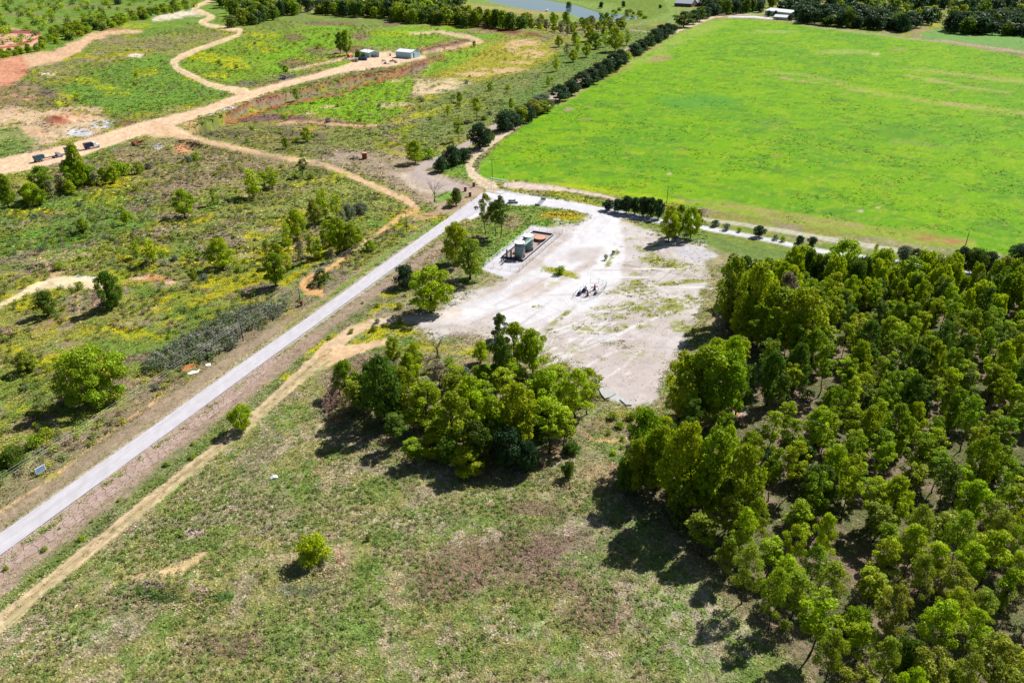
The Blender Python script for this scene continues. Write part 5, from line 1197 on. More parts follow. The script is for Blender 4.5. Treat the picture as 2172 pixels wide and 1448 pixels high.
BRICK = simple("brown_brick", (140, 96, 84), .95, var=.4, scale=6)
WIREM = simple("cable_metal", (200, 196, 190), .5)
ORNG = simple("orange_tank_paint", (206, 120, 86), .8, var=.25)
SIGNM = simple("blue_sign_face", (150, 186, 232), .5, var=.25, scale=2)
ROOFG = simple("grey_shingle", (160, 170, 186), .9, var=.15)
PLAST = simple("cream_wall", (222, 214, 204), .9)
CONC = simple("pale_slab", (206, 206, 204), .9, var=.3, k=1.0)

def gz(x, y): return float(hgt(x, y))
# --- storage tank compound
c0 = np.array(ray0(1064, 547)); c1 = np.array(ray0(1108, 556)); c2 = np.array(ray0(1174, 502)); c3 = np.array(ray0(1131, 493))
aL = c3 - c0; Llen = float(np.hypot(*aL)); aL /= Llen
aS = np.array((aL[1], -aL[0])); Slen = float(np.hypot(*(c1 - c0)))
ang = atan2(aL[1], aL[0])          # local x runs away from the camera along the basin, local y to its left
def cpt(a, b):                      # a metres along, b metres to the right of the near left corner
    q = c0 + aL * a + aS * b; return float(q[0]), float(q[1])
def loc_of(u, v):
    p = np.array(ray0(u, v)) - c0; return float(p @ aL), float(p @ aS)
mid = cpt(0, 0)
t = thing('spill_basin', 'grey steel walled rectangular basin with red gravel under the storage tanks', 'basin', (mid[0], mid[1], .03), ang)
mb = MB()
th = .14; hh = .75
mb.box(Llen / 2, 0, 0, Llen, th, hh); mb.box(Llen / 2, -Slen, 0, Llen, th, hh)
mb.box(0, -Slen / 2, 0, th, Slen - th, hh + .003); mb.box(Llen, -Slen / 2, 0, th, Slen - th, hh + .003); mb.build('wall', DKST, t)
mb = MB(); mb.box(Llen / 2, 0, hh + .004, Llen + .3, .32, .05); mb.box(Llen / 2, -Slen, hh + .004, Llen + .3, .32, .05); mb.build('rim', GREYS, t)
MB().box(Llen / 2, -Slen / 2, 0, Llen - .2, Slen - .2, .08).build('gravel_bed', GRAVEL, t)
def tank(al, b, r, h, label, top=TANKT, body=TANK):
    x, y = cpt(al, b); t = thing('storage_tank', label, 'tank', (x, y, .12), ang, 'twin storage tanks')
    prof = [(r, 0), (r, h * .25), (r + .02, h * .25 + .03), (r, h * .25 + .06), (r, h * .5), (r + .02, h * .5 + .03), (r, h * .5 + .06), (r, h * .75), (r + .02, h * .75 + .03), (r, h * .75 + .06), (r, h)]
    MB().lathe(0, 0, prof, 32).build('body', body, t, True)
    MB().lathe(0, 0, [(r + .06, h + .002), (r + .06, h + .08), (r * .6, h + .22), (.3, h + .36)], 32).build('roof', top, t)
    MB().lathe(r * .3, r * .2, [(.28, h + .25), (.28, h + .5), (.1, h + .55)], 12).build('hatch', GREYS, t)
    MB().tube([(-r * .3, 0, h + .2), (-r * .3, 0, h + .9), (-r * .3 + .4, 0, h + .95)], .06).build('vent_pipe', WHITE, t)
    return t
# positions of the tanks from their feet
ta = loc_of(1110, 547); tb = loc_of(1122, 531); ta = (ta[0], min(ta[1], 5.9)); tb = (tb[0], min(tb[1], 5.9)); tl_ = loc_of(1148, 510)
tank(ta[0], ta[1], 1.95, 5.8, 'nearer of two tall grey green storage tanks with white top')
tank(tb[0], tb[1], 1.95, 5.8, 'farther of two tall grey green storage tanks with white top')
x, y = cpt(tl_[0], min(tl_[1], 5.9)); t = thing('low_tank', 'low round open tank with rusty pink cover behind the storage tanks', 'tank', (x, y, .12), ang)
MB().lathe(0, 0, [(2.3, 0), (2.3, 1.0), (2.36, 1.02), (2.36, 1.1)], 32).build('body', RUST, t, False)
MB().lathe(0, 0, [(2.25, 1.102), (1.2, 1.2), (.1, 1.26)], 32).build('cover', RUSTP, t)
# walkway and stair
x, y = cpt(ta[0], ta[1] - .15); t = thing('walkway', 'pale green railed catwalk with steep stair beside the two tanks', 'walkway', (x, y, .12), ang)
MB().box(2.9, -2.5, 5.6, 8.0, .75, .1).build('deck', simple("pale_green_grating", (190, 214, 204), .6), t)
mb = MB()
for yy in (-2.16, -2.84):
    for k in range(9): mb.box(-1 + k * .97, yy, 5.7, .05, .05, 1.0)
    mb.box(2.9, yy, 6.7, 8.0, .06, .06); mb.box(2.9, yy, 6.2, 8.0, .04, .04)
mb.build('railing', simple("pale_green_rail", (196, 220, 208), .5), t)
mb = MB()
for yy in (-2.2, -2.8): mb.tube([(-1.0, yy, 5.65), (-3.4, yy, .1)], .07, 4)
for k in range(16):
    q = k / 15.5; mb.box(-1.1 - 2.3 * q, -2.5, 5.5 - 5.4 * q, .28, .6, .04)
for yy in (-2.16, -2.84): mb.tube([(-1.0, yy, 6.6), (-3.4, yy, 1.05)], .035, 4); mb.tube([(-3.4, yy, 0), (-3.4, yy, 1.05)], .035, 4)
mb.build('stair', GREYS, t)
for (al, b, h, r, lb) in [(1.6, 1.4, 3.0, .34, 'slim upright grey separator vessel, left of the pair before the tanks'), (.9, 3.4, 3.3, .36, 'slim upright grey separator vessel, right of the pair before the tanks')]:
    x, y = cpt(al, b); t = thing('separator', lb, 'vessel', (x, y, .12), ang, 'separator vessels')
    MB().lathe(0, 0, [(r * .6, .0), (r, .5), (r, h - .3), (r * .5, h)], 16).build('vessel', TANK, t, True)
    MB().tube([(0, 0, .9), (-1.2, 0, .9), (-1.2, 0, 0)], .07).tube([(0, 0, 1.6), (0, -1.0, 1.6), (0, -1.0, 0)], .05).build('pipe', RUST, t)
    MB().lathe(0, 0, [(.62, 0), (.62, .12)], 12).build('foot_plate', DKST, t)
for (al, b, lb) in [(-2.2, 1.6, 'dark pipe manifold with valves on gravel left of the basin end'), (-4.4, 3.0, 'dark pipe manifold with valves nearest the fence corner'), (20, 7.3, 'dark valve cluster beside the low round tank')]:
    x, y = cpt(al, b); t = thing('pipe_manifold', lb, 'pipework', (x, y, .02), ang, 'pipe manifolds')
    mb = MB()
    mb.tube([(-2.4, 0, .35), (2.2, 0, .35)], .07).tube([(-1.6, -.5, .3), (-1.6, .6, .3), (-1.6, .6, 0)], .06).tube([(.8, -.7, .35), (.8, .7, .35)], .06)
    mb.build('pipe', DKST, t)
    for q in (-1.4, .1, 1.4): MB().box(q, 0, .3, .35, .3, .55, bev=.05).tube([(q, 0, .8), (q, 0, 1.15)], .03).lathe(q, 0, [(.22, 1.13), (.22, 1.18)], 10).build('valve', DKST, t)
# mesh fences
def chain_fence(name, pts, h, label, spacing=3.0, wires=5):
    x0, y0 = pts[0]; t = thing(name, label, 'fence', (x0, y0, gz(x0, y0)))
    mb = MB(); wi = MB()
    for a, b in zip(pts[:-1], pts[1:]):
        L = hypot(b[0] - a[0], b[1] - a[1]); n = max(1, round(L / spacing))
        for k in range(n + 1):
            px_, py_ = a[0] + (b[0] - a[0]) * k / n - x0, a[1] + (b[1] - a[1]) * k / n - y0
            mb.box(px_, py_, -.1, .08, .08, h + .1)
        for k in range(wires):
            z = .08 + (h - .12) * k / (wires - 1)
            wi.tube([(a[0] - x0, a[1] - y0, z), (b[0] - x0, b[1] - y0, z)], .014 if 0 < k < wires - 1 else .026, 3)
        m = int(L / .45)
        for k in range(m):
            f0 = k / m; px_, py_ = a[0] + (b[0] - a[0]) * f0 - x0, a[1] + (b[1] - a[1]) * f0 - y0
            wi.tube([(px_, py_, .05), (px_, py_, h - .05)], .006, 3)
    mb.build('fence_posts', GREYS, t); wi.build('wire_mesh', GREYS, t)
F0 = [cpt(-10.2, -1.8), cpt(Llen + 3.2, -1.8), cpt(Llen + 3.2, Slen + 2.6), cpt(-9.2, Slen + 2.6), cpt(-10.2, -1.8)]
chain_fence('chain_link_fence', F0, 1.9, 'long rectangular chain link fence around the two storage tanks')
ring = [(1217, 632), (1224, 618), (1237, 608), (1252, 599), (1270, 600), (1286, 607), (1281, 617), (1268, 628), (1250, 636), (1232, 639), (1217, 632)]
chain_fence('chain_link_fence', [ray0(*p) for p in ring], 1.7, 'small oval chain link fence around the two rusty wellheads', 2.4)
for (u, v, lb) in [(1246, 628, 'nearer rusty red wellhead valve tree inside the oval fence'), (1261, 615, 'farther rusty red wellhead valve tree inside the oval fence')]:
    x, y = ray0(u, v); t = thing('wellhead', lb, 'wellhead', (x, y, .02), 0.4, 'wellheads')
    MB().lathe(0, 0, [(.55, 0), (.55, .3), (.3, .32), (.3, .7), (.42, .72), (.42, .85), (.22, .9), (.22, 1.5), (.32, 1.52), (.32, 1.62), (.15, 1.7), (.15, 2.2)], 12).build('valve_tree', RUST, t)
    MB().tube([(-.9, 0, 1.15), (.9, 0, 1.15)], .1).tube([(0, -.8, .6), (0, .8, .6)], .09).build('side_valves', RUST, t)
    MB().tube([(-.95, 0, .95), (-.95, 0, 1.35)], .2, 8).tube([(.95, 0, .95), (.95, 0, 1.35)], .2, 8).tube([(-.3, 0, 2.2), (.3, 0, 2.2)], .05).build('hand_wheels', RUST, t)
    MB().box(.9, .9, 0, .12, .12, 1.2).box(-.9, .9, 0, .12, .12, 1.2).box(.9, -.9, 0, .12, .12, 1.2).box(-.9, -.9, 0, .12, .12, 1.2).build('guard_posts', GREYS, t)
for (u, v, lb, s) in [(1229, 625, 'dark blue meter skid at the left end inside the oval fence', 1.0), (1240, 618, 'dark blue heater unit next to the farther wellhead', 1.1), (1263, 624, 'low blue pump skid at the right side inside the oval fence', .8)]:
    x, y = ray0(u, v); t = thing('equipment_skid', lb, 'equipment', (x, y, .02), ang, 'skids inside the oval fence', s)
    MB().box(0, 0, 0, 2.4, 1.3, .18).build('skid_base', DKST, t); MB().tube([(-.9, 0, .8), (.9, 0, .8)], .48, 12).build('drum', NAVY, t, True)
    MB().tube([(.5, 0, 1.2), (.5, 0, 1.9)], .1).box(-.7, .5, .18, .4, .3, .7).build('stack', GREYS, t)
# --- light and service poles
def pole(u, v, vt, label, arm=True, box=False, group='wooden power poles', r=.16, armrz=0.9, light=False):
    x, y, z = P(u, v); a = radians(PITCH) + atan((vt - 724) / F); h = CAMH - y * tan(a) - z
    t = thing('power_pole', label, 'pole', (x, y, z), armrz, group)
    MB().tube([(0, 0, -.2), (0, 0, h * .5), (0, 0, h)], [r, r * .85, r * .65], 8).build('pole', WOOD, t, True)
    if arm:
        MB().box(0, 0, h - .55, .14, 2.6, .16).build('crossarm', WOOD, t)
        for q in (-1.15, -.4, .4, 1.15): MB().lathe(0, q, [(.05, h - .39), (.09, h - .3), (.05, h - .18)], 8).build('insulator', GREYS, t)
    if light: MB().tube([(0, 0, h - .9), (.9, 0, h - .7)], .05).box(1.1, 0, h - .8, .5, .3, .16).build('lamp_arm', GREYS, t)
    if box:
        MB().box(.1, -.42, .3, .7, .5, 1.6, bev=.05).build('meter_box', RUST, t); MB().tube([(0, -.25, h * .62), (0, -.25, h * .62 + 1.1)], .3, 10).build('transformer', GREYS, t)
    return (x, y, z + h - .2)
sc_ = 1.0
pA = pole(638, 648, 597, 'wooden pole with rusty box at its foot left of the road', box=True, armrz=.65)
pB = pole(863, 491, 450, 'wooden pole by the road near the dead tree', armrz=.65)
pC = pole(516, 722, 664, 'wooden pole among grey shrubs near the road verge', armrz=.65)
pD = pole(1044, 384, 337, 'tall wooden pole at the field corner behind the white gateway', light=False, armrz=1.1)
pE = pole(1414, 432, 395, 'plain dark pole at the field edge behind the hedge', arm=False)
pF = pole(2048, 520, 490, 'slanting short dark pole at the far right field edge', arm=False)
for (u, v, vt, lb) in [(1128, 261, 240, 'small pole on the field road beside the yellowish tree'), (1252, 184, 158, 'small pole on the field road in the middle of the dark tree row'), (1345, 127, 110, 'small pole on the field road beside the long dark hedge'), (1417, 88, 68, 'small pole at the far end of the field road hedge')]:
    pole(u, v, vt, lb, arm=False, group='poles along the field road', r=.14)
pole(781, 122, 84, 'thin tall mast next to the small shed', arm=False, group='mast', r=.09)
# --- overhead cables
def cable(a, b, sag, label, r=.035):
    n = 14; pts = []
    for i in range(n + 1):
        s = i / n; pts.append((a[0] + (b[0] - a[0]) * s - a[0], a[1] + (b[1] - a[1]) * s - a[1], a[2] + (b[2] - a[2]) * s - sag * 4 * s * (1 - s) - a[2]))
    mb = MB(); mb.tube(pts, r, 4); o = mb.build('power_cable', WIREM); o.location = a; tag(o, label, 'cable', 'overhead power cables')
zz = 9.0; xo, yo = ray0(-150, 1105, zz); pO = (float(xo), float(yo), zz)
def off(p, d): return (p[0] + d * .62, p[1] - d * .78, p[2])
names = ['left', 'middle', 'right']
for i, d in enumerate((-1.1, 0.0, 1.1)):
    cable(off(pO, d), off(pA, d), 1.2, f'{names[i]} overhead cable above the left verge running out of frame', .015)
    cable(off(pA, d), off(pB, d), .8, f'{names[i]} overhead cable between the pole with the rusty box and the dead tree pole', .015)
    cable(off(pB, d), off(pD, d), 1.0, f'{names[i]} overhead cable crossing from the dead tree pole to the gateway pole', .015)
# --- gateway, pillars, fence, cattle guard
g0 = P(1042, 401); g1 = P(1077, 407); gl = hypot(g1[0] - g0[0], g1[1] - g0[1])
t = thing('ranch_gateway', 'white two bar overhead gateway across the gravel entrance', 'gateway', (g0[0], g0[1], 0), atan2(g1[1] - g0[1], g1[0] - g0[0]))
for xx in (0, gl): MB().tube([(xx, 0, -.1), (xx, 0, 5.4)], .14, 8).build('post', WHITE, t)
MB().box(gl / 2, 0, 5.2, gl + .5, .2, .25).build('top_bar', WHITE, t); MB().box(gl / 2, 0, 4.2, gl, .12, .18).build('lower_bar', WHITE, t)
for (u, v, lb) in [(1005, 396, 'dark brick pillar at the end of the low mesh fence'), (987, 406, 'middle dark brick pillar between the two others'), (997, 417, 'brown brick pillar with pale cap nearest the road')]:
    x, y, z = P(u, v); t = thing('brick_pillar', lb, 'pillar', (x, y, z), .5, 'entrance brick pillars')
    MB().box(0, 0, 0, .95, .95, 2.1).build('shaft', BRICK, t); MB().box(0, 0, 2.102, 1.15, 1.15, .16).build('cap', CONC, t)
chain_fence('mesh_fence', [ray0(922, 374), ray0(960, 383), ray0(1003, 394)], 1.5, 'pale green low mesh fence running to the dark brick pillar', 3)
chain_fence('mesh_fence', [ray0(1012, 397), ray0(1060, 404), ray0(1110, 414)], 1.2, 'low wire fence along the front of the white gateway', 3)
chain_fence('mesh_fence', [ray0(1124, 412), ray0(1157, 418)], 1.3, 'short pale mesh fence next to the cattle guard', 2.5)
x, y, z = P(1146, 430); t = thing('cattle_guard', 'grey steel cattle guard across the pale road', 'cattle guard', (x, y, z + .03), 0.0)
ca = bearing((1139, 436), (1152, 423)); t.rotation_euler = (0, 0, ca); cl = hypot(*(np.array(ray0(1152, 423)) - np.array(ray0(1139, 436))))
mb = MB()
for k in range(9): mb.tube([(-cl / 2, -1.0 + k * .25, .1), (cl / 2, -1.0 + k * .25, .1)], .06, 6)
mb.build('bars', GREYS, t); MB().box(0, 0, 0, cl, 2.2, .03).build('pit', DKST, t)
for s in (-1, 1): MB().box(s * cl / 2, 0, .0, .1, 2.3, .9).build('wing', GREYS, t)

# --- vehicles
def wheels(t, xs, w, r=.36, tw=.24, name='wheel'):
    for xx in xs:
        for s in (-1, 1):
            o = MB().tube([(xx, s * w / 2 - s * tw / 2, r), (xx, s * w / 2 + s * tw / 2, r)], r, 14).build(name, TYRE, t)
            MB().tube([(xx, s * w / 2 + s * (tw / 2 + .0), r), (xx, s * w / 2 + s * (tw / 2 + .02), r)], r * .55, 10).build('rim', GREYS, o)
def car(u, v, rz, label, paint_, kind='suv', cat='car', group='parked cars'):
    x, y, z = P(u, v); t = thing('parked_car' if kind != 'pickup' else 'pickup_truck', label, cat, (x, y, z + .02), rz, group)
    if kind == 'pickup':
        prof = [(-2.7, .45), (-2.7, 1.05), (-.7, 1.08), (-.7, 1.1), (1.0, 1.1), (2.5, .95), (2.65, .5)]
        cabp = [(-.65, 1.1), (-.5, 1.75), (.55, 1.75), (1.1, 1.1)]
    elif kind == 'suv':
        prof = [(-2.25, .4), (-2.3, 1.0), (1.1, 1.08), (2.2, .92), (2.3, .45)]; cabp = [(-2.2, 1.02), (-1.95, 1.62), (.35, 1.66), (1.15, 1.08)]
    else:
        prof = [(-2.2, .4), (-2.25, .9), (-1.4, .98), (.9, .98), (2.15, .85), (2.25, .42)]; cabp = [(-1.5, .97), (-.9, 1.4), (.3, 1.42), (1.0, .98)]
    MB().prism(prof, -.88, .88).build('body', paint_, t)
    MB().prism(cabp, -.80, .80).build('windows', GLASS, t)
    zt = cabp[1][1]; x0, x1 = cabp[1][0] + .06, cabp[2][0] - .06
    MB().box((x0 + x1) / 2, 0, zt + .003, x1 - x0, 1.55, .06).build('roof', paint_, t)
    if kind == 'pickup': MB().box(-1.7, 0, 1.09, 1.8, 1.4, .02).build('cargo_bed', DKST, t)
    wheels(t, (prof[0][0] + .85, prof[-1][0] - .85), 1.62)
    for s in (-1, 1): MB().box(prof[-1][0] - .12, s * .62, .66, .14, .3, .16).build('headlight', WHITE, t)
    return t
car(1089, 430, -.08, 'white car with dark windows on the pale road by the feathery trees', WHITE)
car(814, 130, .25, 'white car in the middle of the sandy yard', WHITE, 'sedan')
car(833, 131, .2, 'red pickup truck in front of the big shed', RED, 'pickup', 'truck')
car(798, 122, .7, 'dark pickup truck parked right of the small shed', DKST, 'pickup', 'truck')
car(840, 133, 2.0, 'small silver car beside the red pickup truck', GREYS, 'sedan')
def rz_px(a, b): return bearing(a, b)
hr = rz_px((70, 346), (125, 333))
def dump_body(t, x0, L, z0, w, h, mat, name='dump_body'):
    MB().prism([(x0 + .35, z0), (x0, z0 + h), (x0 + L, z0 + h), (x0 + L - .25, z0)], -w / 2, w / 2).build(name, mat, t)
    MB().box(x0 + L / 2, 0, z0 + h + .003, L * .94, w * .9, .01).build('load_bed', DKST, t)
    MB().box(x0 + L / 2, w / 2 + .03, z0 + h - .12, L, .08, .14).box(x0 + L / 2, -w / 2 - .03, z0 + h - .12, L, .08, .14).build('rim_rail', mat, t)
# left: long bare frame truck with a teal box at the rear
x, y, z = P(74, 345); t = thing('dump_truck', 'teal tipper box on a long bare frame behind a silver cab, leftmost on haul road', 'truck', (x, y, z + .03), hr)
dump_body(t, 0, 5.2, 1.2, 2.5, 1.9, TEAL); MB().box(7.0, 0, .95, 13.2, .9, .25).build('chassis', DKST, t)
MB().prism([(12.0, .6), (12.0, 2.5), (12.9, 2.7), (13.4, 2.5), (13.7, 1.7), (15.0, 1.5), (15.1, .6)], -1.15, 1.15).build('cab', GREYS, t)
MB().prism([(13.25, 1.75), (13.35, 2.45), (13.46, 2.4), (13.72, 1.75)], -1.0, 1.0).build('windscreen', GLASS, t); wheels(t, (.9, 2.2, 3.5, 10.6, 11.9, 14.3), 2.2, .5, .4)
hr2 = rz_px((140, 326), (205, 313))
x, y, z = P(139, 327); t = thing('dump_trailer', 'dark teal tipper trailer half hidden by the bushy tree on the haul road', 'trailer', (x, y, z + .03), hr2)
dump_body(t, 0, 6.0, 1.2, 2.5, 2.0, TEAL); MB().box(3.6, 0, .95, 8.2, .9, .25).build('chassis', DKST, t); wheels(t, (.9, 2.2, 5.2), 2.2, .5, .4)
x, y, z = P(180, 318); t = thing('semi_truck', 'white hooded truck with navy tipper body, rightmost on haul road', 'truck', (x, y, z + .03), hr2)
dump_body(t, 0, 4.6, 1.2, 2.5, 2.2, NAVY); MB().box(3.6, 0, .95, 7.4, .9, .25).build('chassis', DKST, t)
MB().prism([(4.8, .7), (4.8, 3.0), (5.6, 3.2), (6.2, 3.0), (6.5, 2.0), (8.0, 1.8), (8.1, .7)], -1.15, 1.15).build('cab', WHITE, t)
MB().prism([(6.12, 2.1), (6.2, 2.85), (6.3, 2.8), (6.56, 2.1)], -1.0, 1.0).build('windscreen', GLASS, t)
MB().tube([(4.9, 1.3, 1), (4.9, 1.3, 3.5)], .09).tube([(4.9, -1.3, 1), (4.9, -1.3, 3.5)], .09).build('exhaust_stack', GREYS, t); wheels(t, (1.2, 2.4, 7.2), 2.2, .5, .4)
# --- yard buildings
def shed(u0, v0, u1, v1, depth, h, rise, label, name='metal_shed', wall=TIN, roof=TINR, doors=()):
    a = P(u0, v0); b = P(u1, v1); L = hypot(b[0] - a[0], b[1] - a[1]); rz = atan2(b[1] - a[1], b[0] - a[0])
    t = thing(name, label, 'building', (a[0], a[1], a[2]), rz)
    mb = MB(); mb.box(L / 2, depth / 2, -.3, L, depth, h + .3)
    b0 = len(mb.v); mb.v += [(0, 0, h), (0, depth, h), (0, depth / 2, h + rise), (L, 0, h), (L, depth, h), (L, depth / 2, h + rise)]; mb.f += [(b0, b0 + 2, b0 + 1), (b0 + 3, b0 + 4, b0 + 5)]
    n = int(L / 1.2)
    for k in range(n): mb.box(.6 + k * 1.2, -.03, 0, .12, .06, h - .1)
    for k in range(int(depth / 1.2)): mb.box(L + .03, .6 + k * 1.2, 0, .06, .12, h - .1)
    mb.build('wall', wall, t)
    e = .35; mb = MB()
    for (y0, y1, z0, z1) in ((-e, depth / 2, h - e * rise / (depth / 2), h + rise), (depth + e, depth / 2, h - e * rise / (depth / 2), h + rise)):
        b0 = len(mb.v)
        for zz_ in (.02, .12):
            mb.v += [(-e, y0, z0 + zz_), (L + e, y0, z0 + zz_), (L + e, y1, z1 + zz_), (-e, y1, z1 + zz_)]
        mb.f += [(b0, b0 + 1, b0 + 2, b0 + 3), (b0 + 4, b0 + 5, b0 + 6, b0 + 7), (b0, b0 + 1, b0 + 5, b0 + 4), (b0 + 1, b0 + 2, b0 + 6, b0 + 5), (b0 + 3, b0, b0 + 4, b0 + 7)]
    mb.build('roof', roof, t)
    for (face, p, w, hh_, nm, mt) in doors:
        if face == 'end': MB().box(L + .07, p, 0, .1, w, hh_).build(nm, mt, t)
        else: MB().box(p, -.07, 0, w, .1, hh_).build(nm, mt, t)
    return t
shed(840, 122, 872, 125, 14, 5.2, 1.5, 'large pale blue tin shed with white roof and a dark open door', doors=[('end', 4.2, 2.2, 4.2, 'open_door', GLASS), ('end', 1.6, 1.6, 4.0, 'door_panel', TINR)])
shed(764, 119, 783, 123, 11, 4.2, 1.2, 'smaller white roofed tin shed beside the dark tree', doors=[('end', 3.4, 1.4, 2.4, 'door', DKST), ('end', 7.5, 1.6, 1.2, 'window', GLASS)])
x, y, z = P(766, 128); t = thing('shipping_container', 'long blue container in front of the smaller shed', 'container', (x, y, z), -.12)
MB().box(0, 0, .15, 10.5, 2.5, 2.5).build('box', BLUEC, t); mb = MB()
for k in range(20): mb.box(-4.9 + k * .52, -1.28, .3, .2, .06, 2.2)
mb.build('ribs', NAVY, t); MB().box(5.28, 0, .3, .06, 2.2, 2.2).build('door', NAVY, t)
x, y, z = P(742, 121); t = thing('fuel_tank', 'orange brown cylindrical tank lying left of the small shed', 'tank', (x, y, z), rz_px((737, 125), (748, 119)))
MB().tube([(-4.6, 0, 1.6), (4.6, 0, 1.6)], 1.35, 18).build('drum', ORNG, t, False); MB().box(-2.5, 0, 0, .4, 2, .7).box(2.5, 0, 0, .4, 2, .7).build('cradle', DKST, t)
x, y, z = P(756, 131); t = thing('booth', 'small grey booth by the road bend left of the blue container', 'booth', (x, y, z), .2)
MB().box(0, 0, 0, 3.2, 3.0, 2.8).build('wall', PLAST, t); MB().box(0, 0, 2.803, 3.6, 3.4, .2).build('roof', GREYS, t); MB().box(-.3, -1.53, 0, 1.0, .06, 2.0).build('door', DKST, t)
x, y, z = P(828, 119); t = thing('water_tote', 'small beige box tank left of the big shed', 'tank', (x, y, z), .1)
MB().box(0, 0, .15, 1.6, 1.6, 2.4, bev=.1).build('body', PLAST, t); MB().box(0, 0, 0, 1.7, 1.7, .15).build('pallet', WOOD, t)
x, y, z = P(820, 136); t = thing('flatbed_trailer', 'low grey flatbed trailer in front of the red pickup', 'trailer', (x, y, z), .3)
MB().box(0, 0, .7, 6.5, 2.2, .2).box(4.2, 0, .65, 2.2, .2, .15).build('deck', GREYS, t); MB().box(-1, 0, .9, 2.2, 1.2, .6, tx=.7).build('load', DKST, t); wheels(t, (-1.6, -.7), 2.0)
def junk(name, u, v, label, mat, seed, n=7, s=1.0, group=None, cat='scrap'):
    rng = np.random.default_rng(seed); x, y, z = P(u, v); t = thing(name, label, cat, (x, y, z), rng.random() * 3, group, s)
    mb = MB()
    for k in range(n):
        a = rng.random() * 6.28; L = 1 + 2.6 * rng.random(); c = rng.normal(0, 1.1, 2)
        mb.tube([(c[0] - cos(a) * L / 2, c[1] - sin(a) * L / 2, .15 + rng.random() * .5), (c[0] + cos(a) * L / 2, c[1] + sin(a) * L / 2, .2 + rng.random() * 1.1)], .07 + .1 * rng.random(), 6)
    mb.build('frame', mat, t)
    mb = MB()
    for k in range(n // 2): c = rng.normal(0, 1.2, 2); mb.box(c[0], c[1], .0, .5 + rng.random(), .4 + rng.random(), .3 + .5 * rng.random(), rz=rng.random() * 3)
    mb.build('plates', mat, t)
junk('scrap_machine', 294, 303, 'reddish wrecked farm machine at the haul road edge', RUST, 1, 11, 1.7)
junk('scrap_pile', 334, 314, 'white and grey scrap heap below the haul road', CONC, 2, 9, 1.3)
junk('scrap_pile', 219, 326, 'small red and white scrap heap near the white truck', RUST, 3, 6, .9)
junk('scrap_pile', 240, 320, 'tiny grey scrap heap right of the white truck', GREYS, 4, 5, .7)
junk('scrap_pile', 600, 168, 'dark heap of scrap at the bend of the haul road', DKST, 5, 12, 1.8)
junk('scrap_pile', 790, 147, 'small dark scrap at the near edge of the sandy yard', DKST, 6, 6, 1.0)
junk('harrow', 750, 338, 'thin dark harrow frame lying left of the rusty drum', DKST, 7, 7, 1.2, cat='farm tool')
junk('scrap_pile', 455, 330, 'pale scrap near the green bush beside the branch track', CONC, 8, 6, .9)
x, y, z = P(774, 337); t = thing('rusty_drum', 'upright rusty cylinder tank on bare ground', 'tank', (x, y, z), 0)
MB().lathe(0, 0, [(1.35, 0), (1.35, 1.5), (1.42, 1.52), (1.42, 1.6), (1.35, 1.62), (1.35, 3.2), (1.42, 3.25)], 20).build('drum', RUST, t, False); MB().lathe(0, 0, [(1.3, 3.26), (.2, 3.4)], 20).build('lid', RUSTP, t)
# --- roadside sign on its legs
x, y, z = P(90, 1008); rz = bearing((84, 1010), (100, 1002)); t = thing('billboard', 'pale blue and white panel sign standing beside the left verge', 'sign', (x, y, z), rz)
MB().box(0, 0, 1.0, 2.3, .08, 1.5).build('board', WHITE, t); MB().box(0, -.045, 1.12, 2.0, .012, 1.25).build('face', SIGNM, t)
for xx in (-.9, .9): MB().box(xx, .1, -.1, .12, .12, 2.6).build('leg', WOOD, t)
MB().box(-1.0, .55, 0, .12, .12, 1.3).build('brace', WOOD, t)
# --- pale sheets lying on the ground
for (pts_, lb) in [([(397, 793), (409, 787), (418, 789), (424, 784), (420, 792), (404, 795)], 'larger angular white sheet lying on the left verge'), ([(436, 773), (447, 771), (447, 777), (437, 777)], 'smaller square white sheet lying on the left verge')]:
    w = [P(*p) for p in pts_]; x0, y0, z0 = w[0]
    mb = MB(); n = len(w); zb = max(q[2] for q in w) - z0 + .12
    mb.v = [(q[0] - x0, q[1] - y0, zb + .03 * (i % 2)) for i, q in enumerate(w)] + [(q[0] - x0, q[1] - y0, zb - .12) for q in w]
    mb.f = [tuple(range(n))[::-1], tuple(range(n, 2 * n))] + [(i, (i + 1) % n, n + (i + 1) % n, n + i) for i in range(n)]
    o = mb.build('white_sheet', WHITE); o.location = (x0, y0, z0); tag(o, lb, 'sheet', 'white sheets on the verge')
x, y, z = P(581, 1014); t = MB().prism([(-.8, 0), (-.75, .25), (0, .62), (.85, .3), (.9, .05)], -.5, .5).build('tin_sheet', STEELW); t.location = (x, y, z); t.rotation_euler = (0, 0, .4); tag(t, 'bent white tin sheet lying in the near meadow', 'sheet')
# broken slab at the low end of the pad
for (pts_, lb) in [([(1270, 826), (1284, 822), (1300, 828), (1306, 836), (1294, 843), (1283, 846), (1276, 838)], 'undercut pale slab with dark edge at the low end of the pad'), ([(1314, 848), (1324, 845), (1336, 853), (1340, 860), (1328, 860)], 'second smaller pale slab right of the undercut one')]:
    w = [ray0(*p) for p in pts_]; x0, y0 = float(w[0][0]), float(w[0][1]); n = len(w); z0 = gz(x0, y0) + .1
    mb = MB(); mb.v = [(float(q[0]) - x0, float(q[1]) - y0, .18) for q in w] + [(float(q[0]) - x0, float(q[1]) - y0, -.15) for q in w]
    mb.f = [tuple(range(n))[::-1], tuple(range(n, 2 * n))] + [(i, (i + 1) % n, n + (i + 1) % n, n + i) for i in range(n)]
    o = mb.build('concrete_slab', CONC); o.location = (x0, y0, z0); tag(o, lb, 'slab', 'broken slabs')
